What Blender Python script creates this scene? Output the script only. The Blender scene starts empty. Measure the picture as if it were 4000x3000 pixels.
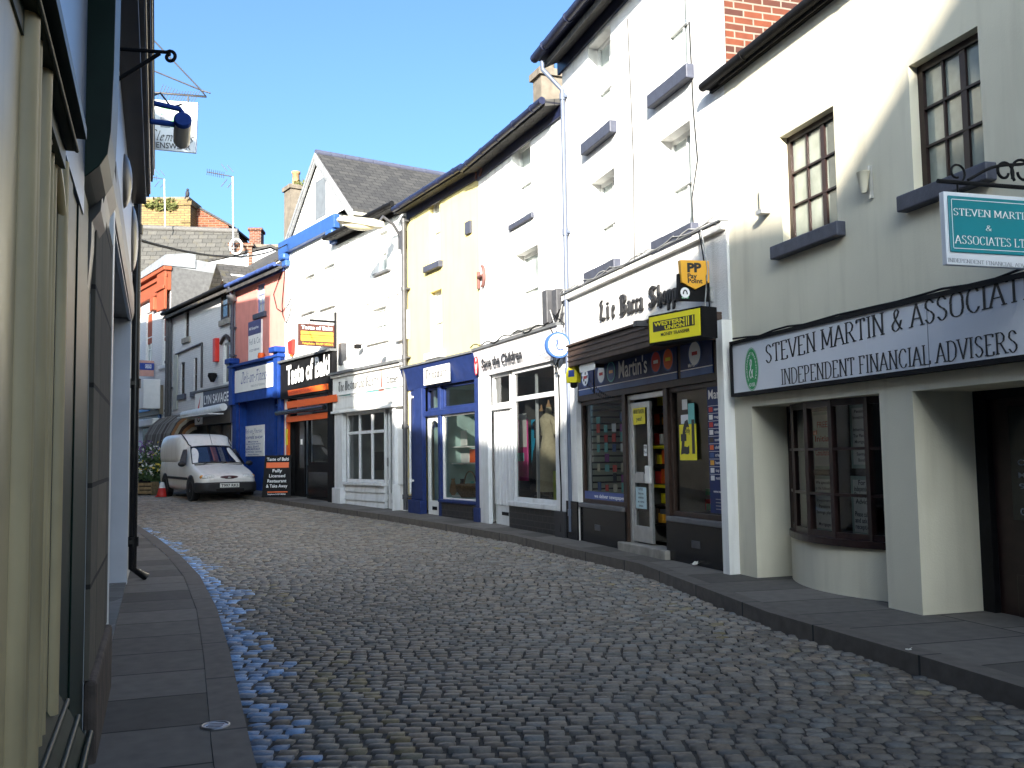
import bpy, math, random
import numpy as np
from mathutils import Vector as V3
random.seed(7); np.random.seed(7)
R_ = math.radians
SC = bpy.context.scene; COL = SC.collection
# ---------------------------------------------------------------- camera
F = 3700.; PIT = math.atan(280 / F); ROLL = 0.0157; H = 1.35
cr, sr, cp, sp = math.cos(ROLL), math.sin(ROLL), math.cos(PIT), math.sin(PIT)
CAM = V3((0, 0, H))
def ray(px, py):
    ix, iy = px - 2000, 1500 - py
    a = ix * cr + iy * sr; b = -ix * sr + iy * cr
    return V3((a, F * cp - b * sp, F * sp + b * cp))
cd = bpy.data.cameras.new('camera'); co = bpy.data.objects.new('camera', cd); COL.objects.link(co)
cd.sensor_width = 36; cd.lens = 36 * F / 4000; cd.clip_start = .05; cd.clip_end = 2000
from mathutils import Matrix
rt = V3((cr, sr * sp, -sr * cp)); up = V3((sr, -cr * sp, cr * cp)); fw = V3((0, cp, sp))
co.matrix_world = Matrix(((rt.x, up.x, -fw.x, 0), (rt.y, up.y, -fw.y, 0), (rt.z, up.z, -fw.z, H), (0, 0, 0, 1)))
SC.camera = co
# ---------------------------------------------------------------- world, sun, exposure
AZ, EL = math.atan(.13), R_(18.5)
w = bpy.data.worlds.new('World'); SC.world = w; w.use_nodes = True
nt = w.node_tree; bg = nt.nodes['Background']; sk = nt.nodes.new('ShaderNodeTexSky')
sk.sky_type = 'NISHITA'; sk.sun_disc = False; sk.sun_elevation = EL; sk.sun_rotation = math.pi + AZ
sk.air_density = .65; sk.dust_density = 4.2; sk.ozone_density = 5.2
wb = nt.nodes.new('ShaderNodeVectorMath'); wb.operation = 'MULTIPLY'; wb.inputs[1].default_value = (1.0, 1.05, .95)   # daylight balance
nt.links.new(sk.outputs[0], wb.inputs[0]); nt.links.new(wb.outputs[0], bg.inputs[0]); bg.inputs[1].default_value = .113
sl = bpy.data.lights.new('sun', 'SUN'); sl.energy = 3.8; sl.angle = R_(.55); sl.color = (1, .93, .82)
so = bpy.data.objects.new('sun', sl); COL.objects.link(so)
LDIR = V3((math.sin(AZ) * math.cos(EL), math.cos(AZ) * math.cos(EL), -math.sin(EL)))
so.rotation_euler = LDIR.to_track_quat('-Z', 'Y').to_euler(); so.location = (0, -20, 20)
SC.view_settings.view_transform = 'Standard'; SC.view_settings.look = 'None'
SC.view_settings.exposure = 2.1; SC.view_settings.gamma = 1
SC.cycles.max_bounces = 8; SC.cycles.diffuse_bounces = 4; SC.cycles.transparent_max_bounces = 12
SC.cycles.use_denoising = True; SC.cycles.caustics_reflective = False
# ---------------------------------------------------------------- ground height and frames
def g(Y):
    t = min(max(Y - 13, 0), 17); return .0011 * t * t + max(Y - 30, 0) * .034
def at(px, py, Y):
    r = ray(px, py); return CAM + r * (Y / r.y)
def gnd(px, py, dz=0):
    r = ray(px, py); z = dz
    for _ in range(25):
        t = (z - H) / r.z; z = .5 * z + .5 * (g(r.y * t) + dz)
    p = CAM + r * t; return p
class Fr:
    """vertical plane: u along d, z up, o outward along n (d x z = n)"""
    def __init__(s, O, d, L=0):
        s.O = V3((O[0], O[1], 0)); s.d = V3((d[0], d[1], 0)).normalized(); s.n = V3((s.d.y, -s.d.x, 0)); s.W = L
    def p(s, u, z, o=0): return s.O + s.d * u + s.n * o + V3((0, 0, z))
    def uz(s, px, py, o=0):
        r = ray(px, py); t = (s.n.dot(s.O - CAM) + o) / s.n.dot(r); q = CAM + r * t
        return (q - s.O).dot(s.d), q.z
    def uoz(s, q): return (q - s.O).dot(s.d), (q - s.O).dot(s.n), q.z
    def R(s, xl, xr, yt, yb, o=0):
        xm, ym = (xl + xr) / 2, (yt + yb) / 2
        return s.uz(xl, ym, o)[0], s.uz(xr, ym, o)[0], s.uz(xm, yb, o)[1], s.uz(xm, yt, o)[1]
    def perp(s, u, o=0):
        q = s.p(u, 0, o); f = Fr((q.x, q.y), -s.n); return f
    def rot(s, u, o, ang):
        q = s.p(u, 0, o); c, k = math.cos(ang), math.sin(ang)
        return Fr((q.x, q.y), (s.d.x * c - s.d.y * k, s.d.x * k + s.d.y * c))
def seg(a, b): return Fr(a, (b[0] - a[0], b[1] - a[1]), math.hypot(b[0] - a[0], b[1] - a[1]))
CH = [(2.2903, 9.7489), (.85, 14.25), (-.58, 17.66), (-2.30, 20.78), (-4.45, 24.04), (-6.51, 27.07), (-8.93, 30.43), (-13.14, 36.28), (-17.23, 41.96), (-22, 48.5)]
FM, FV, FC, FG, FT, FD, FL, FX, FY = [seg(CH[i + 1], CH[i]) for i in range(9)]
FS = seg(CH[0], (2.2903 + .29 * 8, 9.7489 - 8))
FLW = Fr((-2.344, 5.473), (-1.687, 4.495))            # left hand row, near part
B0 = FLW.p(6.2, 0); FLB = Fr((B0.x, B0.y), (-.56, 1))   # left hand row after the bend
# ---------------------------------------------------------------- mesh builder
class MB:
    def __init__(s): s.v = []; s.f = []; s.sm = []
    def poly(s, pts, smooth=False):
        b = len(s.v); s.v += [tuple(p) for p in pts]; s.f.append(tuple(range(b, b + len(pts)))); s.sm.append(smooth); return s
    def mesh(s, verts, faces, smooth=False):
        b = len(s.v); s.v += [tuple(p) for p in verts]
        for f in faces: s.f.append(tuple(i + b for i in f)); s.sm.append(smooth)
        return s
    def hexa(s, P):   # P: 4 back + 4 front, each CCW seen from front
        return s.mesh(P, [(3, 2, 1, 0), (4, 5, 6, 7), (0, 1, 5, 4), (1, 2, 6, 5), (2, 3, 7, 6), (3, 0, 4, 7)])
    def box(s, f, u0, u1, z0, z1, o0, o1, dz=0):   # dz: rise of z from u0 to u1
        q = [(u0, z0), (u1, z0 + dz), (u1, z1 + dz), (u0, z1)]
        return s.hexa([f.p(u, z, o0) for u, z in q] + [f.p(u, z, o1) for u, z in q])
    def prism(s, f, pts, o0, o1):
        n = len(pts); a = [f.p(u, z, o0) for u, z in pts]; b = [f.p(u, z, o1) for u, z in pts]
        return s.mesh(a + b, [tuple(range(n - 1, -1, -1)), tuple(range(n, 2 * n))] + [(i, (i + 1) % n, n + (i + 1) % n, n + i) for i in range(n)])
    def quad(s, f, u0, u1, z0, z1, o): return s.poly([f.p(u0, z0, o), f.p(u1, z0, o), f.p(u1, z1, o), f.p(u0, z1, o)])
    def tube(s, pts, r, k=8, caps=True):
        pts = [V3(p) for p in pts]; n = len(pts); rings = []; rr = r if isinstance(r, (list, tuple)) else [r] * n
        t0 = (pts[1] - pts[0]).normalized(); a = t0.orthogonal().normalized()
        for i in range(n):
            t = (pts[min(i + 1, n - 1)] - pts[max(i - 1, 0)]).normalized()
            a = (a - t * a.dot(t)); a = a.normalized() if a.length > 1e-6 else t.orthogonal().normalized(); b = t.cross(a)
            rings += [pts[i] + (a * math.cos(6.28319 * j / k) + b * math.sin(6.28319 * j / k)) * rr[i] for j in range(k)]
        fs = [(i * k + j, i * k + (j + 1) % k, (i + 1) * k + (j + 1) % k, (i + 1) * k + j) for i in range(n - 1) for j in range(k)]
        s.mesh(rings, fs, True)
        if caps: s.poly(rings[:k][::-1]); s.poly(rings[-k:])
        return s
    def lathe(s, c, prof, k=16, axis=None):
        c = V3(c); ax = V3(axis).normalized() if axis is not None else V3((0, 0, 1)); a = ax.orthogonal().normalized(); b = ax.cross(a)
        rings = [c + ax * z + (a * math.cos(6.28319 * j / k) + b * math.sin(6.28319 * j / k)) * r for r, z in prof for j in range(k)]
        s.mesh(rings, [(i * k + j, i * k + (j + 1) % k, (i + 1) * k + (j + 1) % k, (i + 1) * k + j) for i in range(len(prof) - 1) for j in range(k)], True)
        s.poly(rings[:k][::-1]); s.poly(rings[-k:]); return s
    def ellip(s, c, r, k=12, m=8, e=None):
        c = V3(c); e = e or (V3((1, 0, 0)), V3((0, 1, 0)), V3((0, 0, 1))); vs = []
        for i in range(m + 1):
            th = math.pi * i / m
            for j in range(k):
                ph = 6.28319 * j / k
                vs.append(c + e[0] * (r[0] * math.sin(th) * math.cos(ph)) + e[1] * (r[1] * math.sin(th) * math.sin(ph)) + e[2] * (r[2] * math.cos(th)))
        return s.mesh(vs, [(i * k + j, (i + 1) * k + j, (i + 1) * k + (j + 1) % k, i * k + (j + 1) % k) for i in range(m) for j in range(k)], True)
    def disc(s, f, u, z, ru, rz, o, k=28): return s.poly([f.p(u + ru * math.cos(6.28319 * j / k), z + rz * math.sin(6.28319 * j / k), o) for j in range(k)])
    def ring(s, f, u, z, ru, rz, t, o, k=28, a0=0, a1=6.28319):
        for j in range(k):
            a, b = a0 + (a1 - a0) * j / k, a0 + (a1 - a0) * (j + 1) / k
            s.poly([f.p(u + (ru - q * t) * math.cos(c), z + (rz - q * t) * math.sin(c), o) for c, q in ((a, 1), (a, 0), (b, 0), (b, 1))])
        return s
    def leaves(s, c, r, n, size, seed=0):
        rn = random.Random(seed)
        for _ in range(n):
            while True:
                p = V3((rn.uniform(-1, 1), rn.uniform(-1, 1), rn.uniform(-1, 1)))
                if p.length < 1: break
            p = V3((c[0] + p.x * r[0], c[1] + p.y * r[1], c[2] + p.z * r[2]))
            a = V3((rn.gauss(0, 1), rn.gauss(0, 1), rn.gauss(0, 1))).normalized(); b = a.orthogonal().normalized(); q = size * rn.uniform(.5, 1.3)
            s.poly([p - a * q, p + b * q * .4, p + a * q, p - b * q * .4])
        return s
def rootloc(o):
    while o.parent: o = o.parent
    return o.location
def obj(name, mb, m, parent=None, local=False, bevel=0, label=None, subd=0):
    me = bpy.data.meshes.new(name)
    off = V3((0, 0, 0)) if (parent is None or local) else rootloc(parent)
    vs = [(x - off.x, y - off.y, z - off.z) for x, y, z in mb.v]
    me.from_pydata(vs, [], mb.f)
    for i, p in enumerate(me.polygons): p.use_smooth = mb.sm[i]
    uvl = me.uv_layers.new(name='UVMap'); arr = np.zeros(len(me.loops) * 2, np.float32)
    for p in me.polygons:
        nrm = p.normal
        t = V3((-nrm.y, nrm.x, 0)) if abs(nrm.z) < .95 else V3((1, 0, 0)); t.normalize(); b = nrm.cross(t)
        for li in p.loop_indices:
            c = V3(mb.v[me.loops[li].vertex_index]); arr[2 * li] = c.dot(t); arr[2 * li + 1] = c.dot(b)
    uvl.data.foreach_set('uv', arr)
    me.materials.append(m)
    o = bpy.data.objects.new(name, me); COL.objects.link(o)
    if parent is not None: o.parent = parent
    if bevel:
        bv = o.modifiers.new('bevel', 'BEVEL'); bv.width = bevel; bv.segments = 2; bv.limit_method = 'ANGLE'
    if subd:
        sd = o.modifiers.new('sub', 'SUBSURF'); sd.levels = subd; sd.render_levels = subd
    if label: o['label'] = label
    return o
def tag(o, label, cat, group=None):
    o['label'] = label; o['category'] = cat
    if group: o['group'] = group
    return o
def thing(name, label, cat, loc=(0, 0, 0), rz=0, group=None):
    o = bpy.data.objects.new(name, None); COL.objects.link(o); o.location = loc; o.rotation_euler = (0, 0, rz); o.empty_display_size = .2
    return tag(o, label, cat, group)
def struct(name, mb, m): o = obj(name, mb, m); o['kind'] = 'structure'; return o
# ---------------------------------------------------------------- materials
MC = {}
def mat(name, col, rough=.6, var=.12, sc=6, bump=0, bsc=60, metal=0, spec=.4, dirt=0, coat=0):
    if name in MC: return MC[name]
    m = bpy.data.materials.new(name); m.use_nodes = True; N = m.node_tree.nodes; L = m.node_tree.links; B = N['Principled BSDF']
    B.inputs['Roughness'].default_value = rough; B.inputs['Metallic'].default_value = metal
    B.inputs['Specular IOR Level'].default_value = spec; B.inputs['Coat Weight'].default_value = coat
    tc = N.new('ShaderNodeTexCoord')
    nz = N.new('ShaderNodeTexNoise'); nz.inputs['Scale'].default_value = sc; nz.inputs['Detail'].default_value = 5; L.new(tc.outputs['Object'], nz.inputs['Vector'])
    rp = N.new('ShaderNodeValToRGB'); e = rp.color_ramp.elements; e[0].position = .3; e[1].position = .7
    e[0].color = (*[c * (1 - var) for c in col], 1); e[1].color = (*[min(c * (1 + var), 1) for c in col], 1)
    L.new(nz.outputs[0], rp.inputs[0]); out = rp.outputs[0]
    if dirt:   # rain streaks and grime: stretched noise
        mp = N.new('ShaderNodeMapping'); mp.inputs['Scale'].default_value = (7, 7, .7); L.new(tc.outputs['Object'], mp.inputs[0])
        n2 = N.new('ShaderNodeTexNoise'); n2.inputs['Scale'].default_value = 1; n2.inputs['Detail'].default_value = 6; L.new(mp.outputs[0], n2.inputs['Vector'])
        r2 = N.new('ShaderNodeValToRGB'); r2.color_ramp.elements[0].position = .5; r2.color_ramp.elements[1].position = .75
        r2.color_ramp.elements[0].color = (0, 0, 0, 1); r2.color_ramp.elements[1].color = (dirt,) * 3 + (1,); L.new(n2.outputs[0], r2.inputs[0])
        mx = N.new('ShaderNodeMix'); mx.data_type = 'RGBA'; L.new(r2.outputs[0], mx.inputs[0]); L.new(out, mx.inputs[6])
        mx.inputs[7].default_value = (col[0] * .45, col[1] * .43, col[2] * .38, 1); out = mx.outputs[2]
    L.new(out, B.inputs['Base Color'])
    if bump:
        nb = N.new('ShaderNodeTexNoise'); nb.inputs['Scale'].default_value = bsc; nb.inputs['Detail'].default_value = 4; L.new(tc.outputs['Object'], nb.inputs['Vector'])
        bp = N.new('ShaderNodeBump'); bp.inputs['Strength'].default_value = bump; bp.inputs['Distance'].default_value = .01
        L.new(nb.outputs[0], bp.inputs['Height']); L.new(bp.outputs[0], B.inputs['Normal'])
    MC[name] = m; return m
def bricks(name, c1, c2, mort, bw=.225, bh=.075, mw=.01, rough=.85, bump=.5, off=.5, var=.3, moss=None, paint=False):
    if name in MC: return MC[name]
    m = bpy.data.materials.new(name); m.use_nodes = True; N = m.node_tree.nodes; L = m.node_tree.links; B = N['Principled BSDF']
    B.inputs['Roughness'].default_value = rough; B.inputs['Specular IOR Level'].default_value = .3
    uv = N.new('ShaderNodeUVMap'); nw = N.new('ShaderNodeTexNoise'); nw.inputs['Scale'].default_value = 3; L.new(uv.outputs[0], nw.inputs['Vector'])
    ad = N.new('ShaderNodeVectorMath'); ad.operation = 'MULTIPLY_ADD'; L.new(nw.outputs['Color'], ad.inputs[0]); ad.inputs[1].default_value = (.012, .012, 0); L.new(uv.outputs[0], ad.inputs[2])
    br = N.new('ShaderNodeTexBrick'); L.new(ad.outputs[0], br.inputs['Vector']); br.inputs['Scale'].default_value = 1; br.offset = off
    br.inputs['Brick Width'].default_value = bw; br.inputs['Row Height'].default_value = bh; br.inputs['Mortar Size'].default_value = mw
    br.inputs['Mortar Smooth'].default_value = .3; br.inputs['Color1'].default_value = (*c1, 1); br.inputs['Color2'].default_value = (*c2, 1); br.inputs['Mortar'].default_value = (*mort, 1)
    nz = N.new('ShaderNodeTexNoise'); nz.inputs['Scale'].default_value = 9; nz.inputs['Detail'].default_value = 6; L.new(uv.outputs[0], nz.inputs['Vector'])
    mr = N.new('ShaderNodeMapRange'); mr.inputs[3].default_value = 1 - var; mr.inputs[4].default_value = 1 + var; L.new(nz.outputs[0], mr.inputs[0])
    mx = N.new('ShaderNodeVectorMath'); mx.operation = 'SCALE'; L.new(br.outputs[0], mx.inputs[0]); L.new(mr.outputs[0], mx.inputs['Scale']); out = mx.outputs[0]
    if moss:
        n2 = N.new('ShaderNodeTexNoise'); n2.inputs['Scale'].default_value = 2.3; n2.inputs['Detail'].default_value = 8; L.new(uv.outputs[0], n2.inputs['Vector'])
        r2 = N.new('ShaderNodeValToRGB'); r2.color_ramp.elements[0].position = .56; r2.color_ramp.elements[1].position = .72; L.new(n2.outputs[0], r2.inputs[0])
        m2 = N.new('ShaderNodeMix'); m2.data_type = 'RGBA'; L.new(r2.outputs[0], m2.inputs[0]); L.new(out, m2.inputs[6]); m2.inputs[7].default_value = (*moss, 1); out = m2.outputs[2]
    L.new(out, B.inputs['Base Color'])
    bp = N.new('ShaderNodeBump'); bp.inputs['Strength'].default_value = bump; bp.inputs['Distance'].default_value = .008; bp.invert = True
    L.new(br.outputs['Fac'], bp.inputs['Height']); L.new(bp.outputs[0], B.inputs['Normal'])
    MC[name] = m; return m
def glassmat(name, tint=(.9, .95, .95), refl=.12):
    if name in MC: return MC[name]
    m = bpy.data.materials.new(name); m.use_nodes = True; N = m.node_tree.nodes; L = m.node_tree.links; N.remove(N['Principled BSDF'])
    tr = N.new('ShaderNodeBsdfTransparent'); tr.inputs[0].default_value = (*tint, 1); gl = N.new('ShaderNodeBsdfGlossy'); gl.inputs['Roughness'].default_value = .02
    fr = N.new('ShaderNodeFresnel'); fr.inputs[0].default_value = 1.6; ma = N.new('ShaderNodeMath'); ma.operation = 'MULTIPLY_ADD'; ma.inputs[1].default_value = .8; ma.inputs[2].default_value = refl * .3
    ma.use_clamp = True; L.new(fr.outputs[0], ma.inputs[0]); mx = N.new('ShaderNodeMixShader'); L.new(ma.outputs[0], mx.inputs[0]); L.new(tr.outputs[0], mx.inputs[1]); L.new(gl.outputs[0], mx.inputs[2])
    nz = N.new('ShaderNodeTexNoise'); nz.inputs['Scale'].default_value = 1.5; bp = N.new('ShaderNodeBump'); bp.inputs['Strength'].default_value = .04
    L.new(nz.outputs[0], bp.inputs['Height']); L.new(bp.outputs[0], gl.inputs['Normal'])
    L.new(mx.outputs[0], N['Material Output'].inputs[0]); MC[name] = m; return m
WHITE = mat('white_render', (.80, .79, .76), .85, .06, 2, .35, 60, dirt=.4)
WHITE2 = mat('white_roughcast', (.74, .73, .71), .9, .06, 5, .9, 70, dirt=.4)
CREAM = mat('cream_render', (.68, .635, .50), .85, .06, 1.3, .18, 80, dirt=.22)
YELLOW = mat('pale_yellow_render', (.66, .55, .25), .85, .04, 2, .2, 80, dirt=.15)
PINK = mat('pink_render', (.62, .24, .20), .85, .06, 3, .2, 80, dirt=.2)
WPAINT = mat('white_gloss_paint', (.72, .72, .70), .35, .05, 8, .05, 30, dirt=.3)
GPAINT = mat('pale_grey_paint', (.60, .61, .62), .4, .05, 8, .05, 30, dirt=.35)
NAVY = mat('navy_paint', (.014, .028, .11), .45, .2, 8, spec=.25)
NAVYT = mat('dark_navy_timber', (.012, .016, .045), .4, .3, 8)
BLUE = mat('bright_blue_paint', (.012, .045, .22), .5, .15, 6, dirt=.15, spec=.15)
BLUEB = mat('mid_blue_paint', (.030, .085, .26), .4, .12, 6)
SLATEB = mat('dark_slate_paint', (.055, .06, .085), .5, .2, 10, .2)
BLACK = mat('black_paint', (.008, .008, .009), .6, .3, 8, .1, spec=.15)
BLACKG = mat('black_gloss', (.008, .008, .009), .2, .2, 8)
BROWN = mat('dark_brown_timber', (.035, .019, .013), .45, .3, 12, .2, 40)
TIMB = mat('weathered_brown_timber', (.06, .038, .028), .6, .35, 9, .3, 40)
MAROON = mat('maroon_brown_frame', (.022, .010, .009), .4, .3, 10)
LEAD = mat('lead_flashing', (.12, .125, .13), .5, .25, 6, .2)
STONE = mat('grey_stone', (.26, .24, .21), .85, .25, 7, .5, 30)
CONC = mat('weathered_concrete', (.16, .135, .105), .9, .22, 5, .4, 25, dirt=.5)
TERRA = mat('terracotta', (.34, .20, .10), .85, .15, 6, .3, 40)
ORANGE = mat('orange_stone_paint', (.27, .062, .024), .7, .15, 5, .2)
ALU = mat('aluminium', (.55, .55, .54), .35, .1, 9, metal=.7)
DGREY = mat('dark_grey_metal', (.06, .06, .065), .45, .2, 9)
ORNG = mat('orange_sign', (.75, .12, .015), .45, .05, 4)
AMBER = mat('amber_sign', (.80, .40, .04), .4, .04, 4)
YELS = mat('yellow_sign', (.80, .68, .02), .4, .03, 4)
RED = mat('red_paint', (.55, .03, .02), .4, .1, 5)
GREEN = mat('green_sign', (.02, .30, .09), .4, .06, 5)
TEAL = mat('teal_sign', (.01, .20, .24), .35, .2, 1.5)
CYAN = mat('pale_teal_print', (.16, .50, .48), .5, .05, 4)
SIGNW = mat('white_sign_panel', (.66, .68, .72), .3, .02, 3)
PAPER = mat('white_paper', (.78, .77, .74), .7, .04, 8)
INK = mat('dark_ink', (.02, .02, .022), .5, .1, 8)
INKB = mat('blue_ink', (.02, .05, .25), .5, .1, 8)
INKG = mat('grey_ink', (.22, .24, .27), .5, .1, 8)
INKR = mat('red_ink', (.50, .02, .02), .5, .1, 8)
INKW = mat('white_ink', (.82, .82, .82), .5, .02, 8)
CURT = mat('net_curtain', (.62, .62, .58), .9, .15, 14)
SHADE = mat('dark_interior', (.05, .045, .04), .9, .3, 3)
DKWIN = mat('dark_window_glass', (.05, .06, .065), .06, .4, 2, spec=.8)
PALEG = mat('pale_window_glass', (.36, .40, .38), .12, .35, 2.5, spec=.6)
GLASS = glassmat('shop_glass')
GLASS2 = glassmat('window_glass', (.85, .92, .9), .3)
SLATE = bricks('slate_tiles', (.055, .052, .05), (.085, .08, .074), (.018, .017, .016), .30, .17, .008, .75, .7, .5, .45, moss=(.09, .078, .04))
SLATE2 = bricks('dark_slate_tiles', (.040, .039, .039), (.062, .06, .057), (.014, .014, .014), .28, .18, .008, .75, .7, .5, .4)
BRICK = bricks('red_brick', (.15, .040, .018), (.06, .022, .016), (.20, .165, .13), .235, .082, .011)
BRICKB = bricks('brown_brick', (.10, .04, .022), (.14, .06, .035), (.20, .17, .13), .36, .12, .018)
BRICKY = bricks('yellow_brick', (.27, .185, .07), (.17, .115, .048), (.10, .075, .045), .42, .14, .026)
BRICKW = bricks('white_painted_brick', (.66, .66, .66), (.62, .62, .62), (.56, .56, .57), bump=.35, var=.1)
TILEB = bricks('black_wall_tiles', (.02, .02, .022), (.026, .024, .025), (.05, .045, .04), .2, .1, .006, .35)
# ---------------------------------------------------------------- lettering
GL = {  # pen skeletons: width, strokes (~ = smooth curve)
'A': (5.4, '0.2,0 2.7,7 5.2,0;1.1,2.4 4.2,2.4'), 'C': (5, '~4.6,5.6 3.6,6.9 2,6.8 0.6,5 0.6,2 2,0.2 3.6,0.1 4.7,1.4'),
'D': (5.4, '0.8,0 0.8,7;~0.8,7 3,6.9 4.8,5.2 4.8,1.8 3,0.1 0.8,0'), 'E': (4.6, '0.8,0 0.8,7;0.8,7 4.1,7 4.1,5.9;0.8,3.6 3.2,3.6;0.8,0 4.3,0 4.3,1.2'),
'F': (4.3, '0.8,0 0.8,7;0.8,7 4,7 4,5.9;0.8,3.6 3.2,3.6'), 'I': (2, '1,0 1,7'), 'L': (4.4, '0.8,7 0.8,0;0.8,0 4.2,0 4.2,1.3'),
'M': (6.8, '0.8,0 0.8,7;0.8,7 3.4,1 6,7;6,7 6,0'), 'N': (5.8, '0.8,0 0.8,7;0.8,7 5,0;5,0 5,7'), 'O': (5.8, '~2.9,7 1,6.2 0.5,3.5 1,0.8 2.9,0 4.8,0.8 5.3,3.5 4.8,6.2 2.9,7'),
'P': (4.6, '0.8,0 0.8,7;~0.8,7 3,6.9 4.1,5.4 3.2,3.7 0.8,3.4'), 'R': (5.2, '0.8,0 0.8,7;~0.8,7 3,6.9 4.1,5.4 3.2,3.8 0.8,3.5;2.4,3.5 5,0'),
'S': (4.4, '~3.8,5.8 2.8,6.9 1.3,6.8 0.6,5.3 1.5,4.1 3,3.2 3.9,1.8 3,0.3 1.6,0.1 0.5,1.3'), 'T': (4.8, '2.4,0 2.4,7;0.3,5.9 0.3,7 4.5,7 4.5,5.9'),
'V': (5.2, '0.2,7 2.6,0 5,7'), '&': (5.6, '~5,0.2 3.6,1.6 1.8,4.6 2,6.4 3,6.8 3.6,5.8 2.6,4.2 0.8,2.4 0.8,0.9 2,0.1 3.6,0.8 4.8,3.2'),
'a': (3, '0.3,3.4 1.1,4 2,3.4 2,0.5 2.6,0;2,2.3 0.5,1.5 0.5,0.6 1,0 2,0.7'), 'b': (2.9, '0.5,6.5 0.5,0.5 1.2,0 2.2,0.7 2.2,3.3 1.5,4 0.5,3.3'),
'c': (2.6, '2.1,3.5 1.3,4 0.5,3.3 0.5,0.6 1.2,0 2.1,0.5'), 'd': (2.9, '0.9,6 2.2,4.4 2.2,0.7 1.4,0 0.5,0.7 0.5,3.2 1.2,4 2.1,3.5'),
'e': (2.6, '0.6,1.9 2.1,2.9 1.3,4 0.5,3.3 0.5,0.6 1.2,0 2.1,0.6'), 'f': (2, '2,6.1 1.3,6.5 0.8,5.8 0.8,0;0.1,4 1.7,4'),
'h': (3, '0.5,6.5 0.5,0;0.5,3.3 1.4,4 2.2,3.3 2.2,0.3 1.8,-0.6'), 'i': (1.5, '0.1,3.6 0.6,4 0.6,0.4 1.1,0;0.5,5.4 0.8,5.1'), 'l': (1.5, '0.3,6.3 0.6,6.5 0.6,0.4 1.1,0'),
'm': (4.4, '0.1,3.6 0.6,4 0.6,0;0.6,3.3 1.3,4 2,3.4 2,0;2,3.3 2.8,4 3.5,3.4 3.5,0.4 4,0'), 'n': (3, '0.1,3.6 0.6,4 0.6,0;0.6,3.3 1.5,4 2.2,3.4 2.2,0.4 2.7,0'),
'o': (2.8, '1.3,4 0.5,3.3 0.5,0.7 1.4,0 2.2,0.7 2.2,3.3 1.3,4'), 'p': (2.9, '0.1,3.7 0.6,4 0.6,-2;0.6,0.4 1.3,0 2.2,0.7 2.2,3.3 1.5,4 0.6,3.4'),
'r': (2.2, '0.1,3.6 0.6,4 0.6,0;0.6,3.3 1.3,4 1.9,3.5'), 's': (2.5, '2,3.5 1.2,4 0.5,3.1 2,1 1.2,0 0.3,0.5'), 't': (2.1, '0.8,5.4 0.8,0.6 1.4,0 1.9,0.4;0.1,4 1.7,4'),
'w': (4, '0.1,3.7 0.6,4.3 0.6,0.6 1.2,0 1.9,0.7 1.9,4;1.9,0.7 2.6,0 3.3,0.7 3.3,3.3 2.7,4.2'), 'z': (2.6, '0.3,4 2.1,4 0.4,0 2.2,0'), '-': (2, '0.4,2.4 1.6,2.4'),
'1g': 0}
GC = {'L': (4, '~1.6,6.6 0.7,5.6 1.6,4.6 1,2.6 0.6,0.3;0.4,0.6 1.6,0 2.6,0.5 3.6,0.1'), 'B': (4.2, '0.2,6 1,6.6 1,0.4;1.9,6.2 1.9,0.6;0.2,0.3 1.4,0 2.6,0 3.6,0.8 3.6,2.6 2.2,3.4 3.4,4.4 3.4,5.8 2.2,6.6 1,6.3'),
'S': (4, '~3.6,5.8 2.4,6.6 1,6.2 0.6,5 1.6,4 3,3 3.4,1.6 2.4,0.2 0.9,0.3 0.3,1.4;2,6 2,0.8'), 'C': (4, '~3.6,5.8 2.2,6.6 0.9,5.6 0.5,3 1,0.8 2.2,0 3.6,0.9;2,6 2,1'),
'T': (4.2, '~0.3,5.6 1,6.6 2.6,6.2 4,6.6;~2,6 0.8,4 0.8,1.4 2,0 3.7,0.9;2.4,6 2.4,0.8'), 'W': (5.4, '~0.3,6 1,6.5 1.2,5 0.8,1 1.8,0 2.8,0.9;2.9,6.5 2.8,0.9 3.8,0 4.9,1 4.9,4 4.2,6.4 3.6,5.6;1.9,6.2 1.9,1'),
'G': (4.4, '~3.6,5.9 2.2,6.6 0.9,5.6 0.5,3 1,0.8 2.2,0 3.8,0.6 3.8,3 2.6,3.4;2,6 2,1'), 'D': (4.2, '~0.3,6.2 2.4,6.5 3.7,4.8 3.7,1.4 2,0 0.4,0.6 1.4,1.4 1.6,5.8'), 'F': (3.6, '~0.3,5.6 1,6.5 2.4,6 3.6,6.6;~2,6 1.6,3 1.5,1 0.4,0.2;0.9,3.4 2.9,3.6'), 'E': (3.8, '~3.3,5.8 2,6.6 0.8,5.6 2,3.6 0.6,2.2 0.8,0.5 2,0 3.5,1')}
def catm(P, k=5):
    out = []
    for i in range(len(P) - 1):
        p0, p1, p2, p3 = P[max(i - 1, 0)], P[i], P[i + 1], P[min(i + 2, len(P) - 1)]
        for j in range(k):
            t = j / k
            out.append(tuple(.5 * (2 * p1[a] + (p2[a] - p0[a]) * t + (2 * p0[a] - 5 * p1[a] + 4 * p2[a] - p3[a]) * t * t + (3 * p1[a] - p0[a] - 3 * p2[a] + p3[a]) * t ** 3) for a in (0, 1)))
    return out + [P[-1]]
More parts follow.
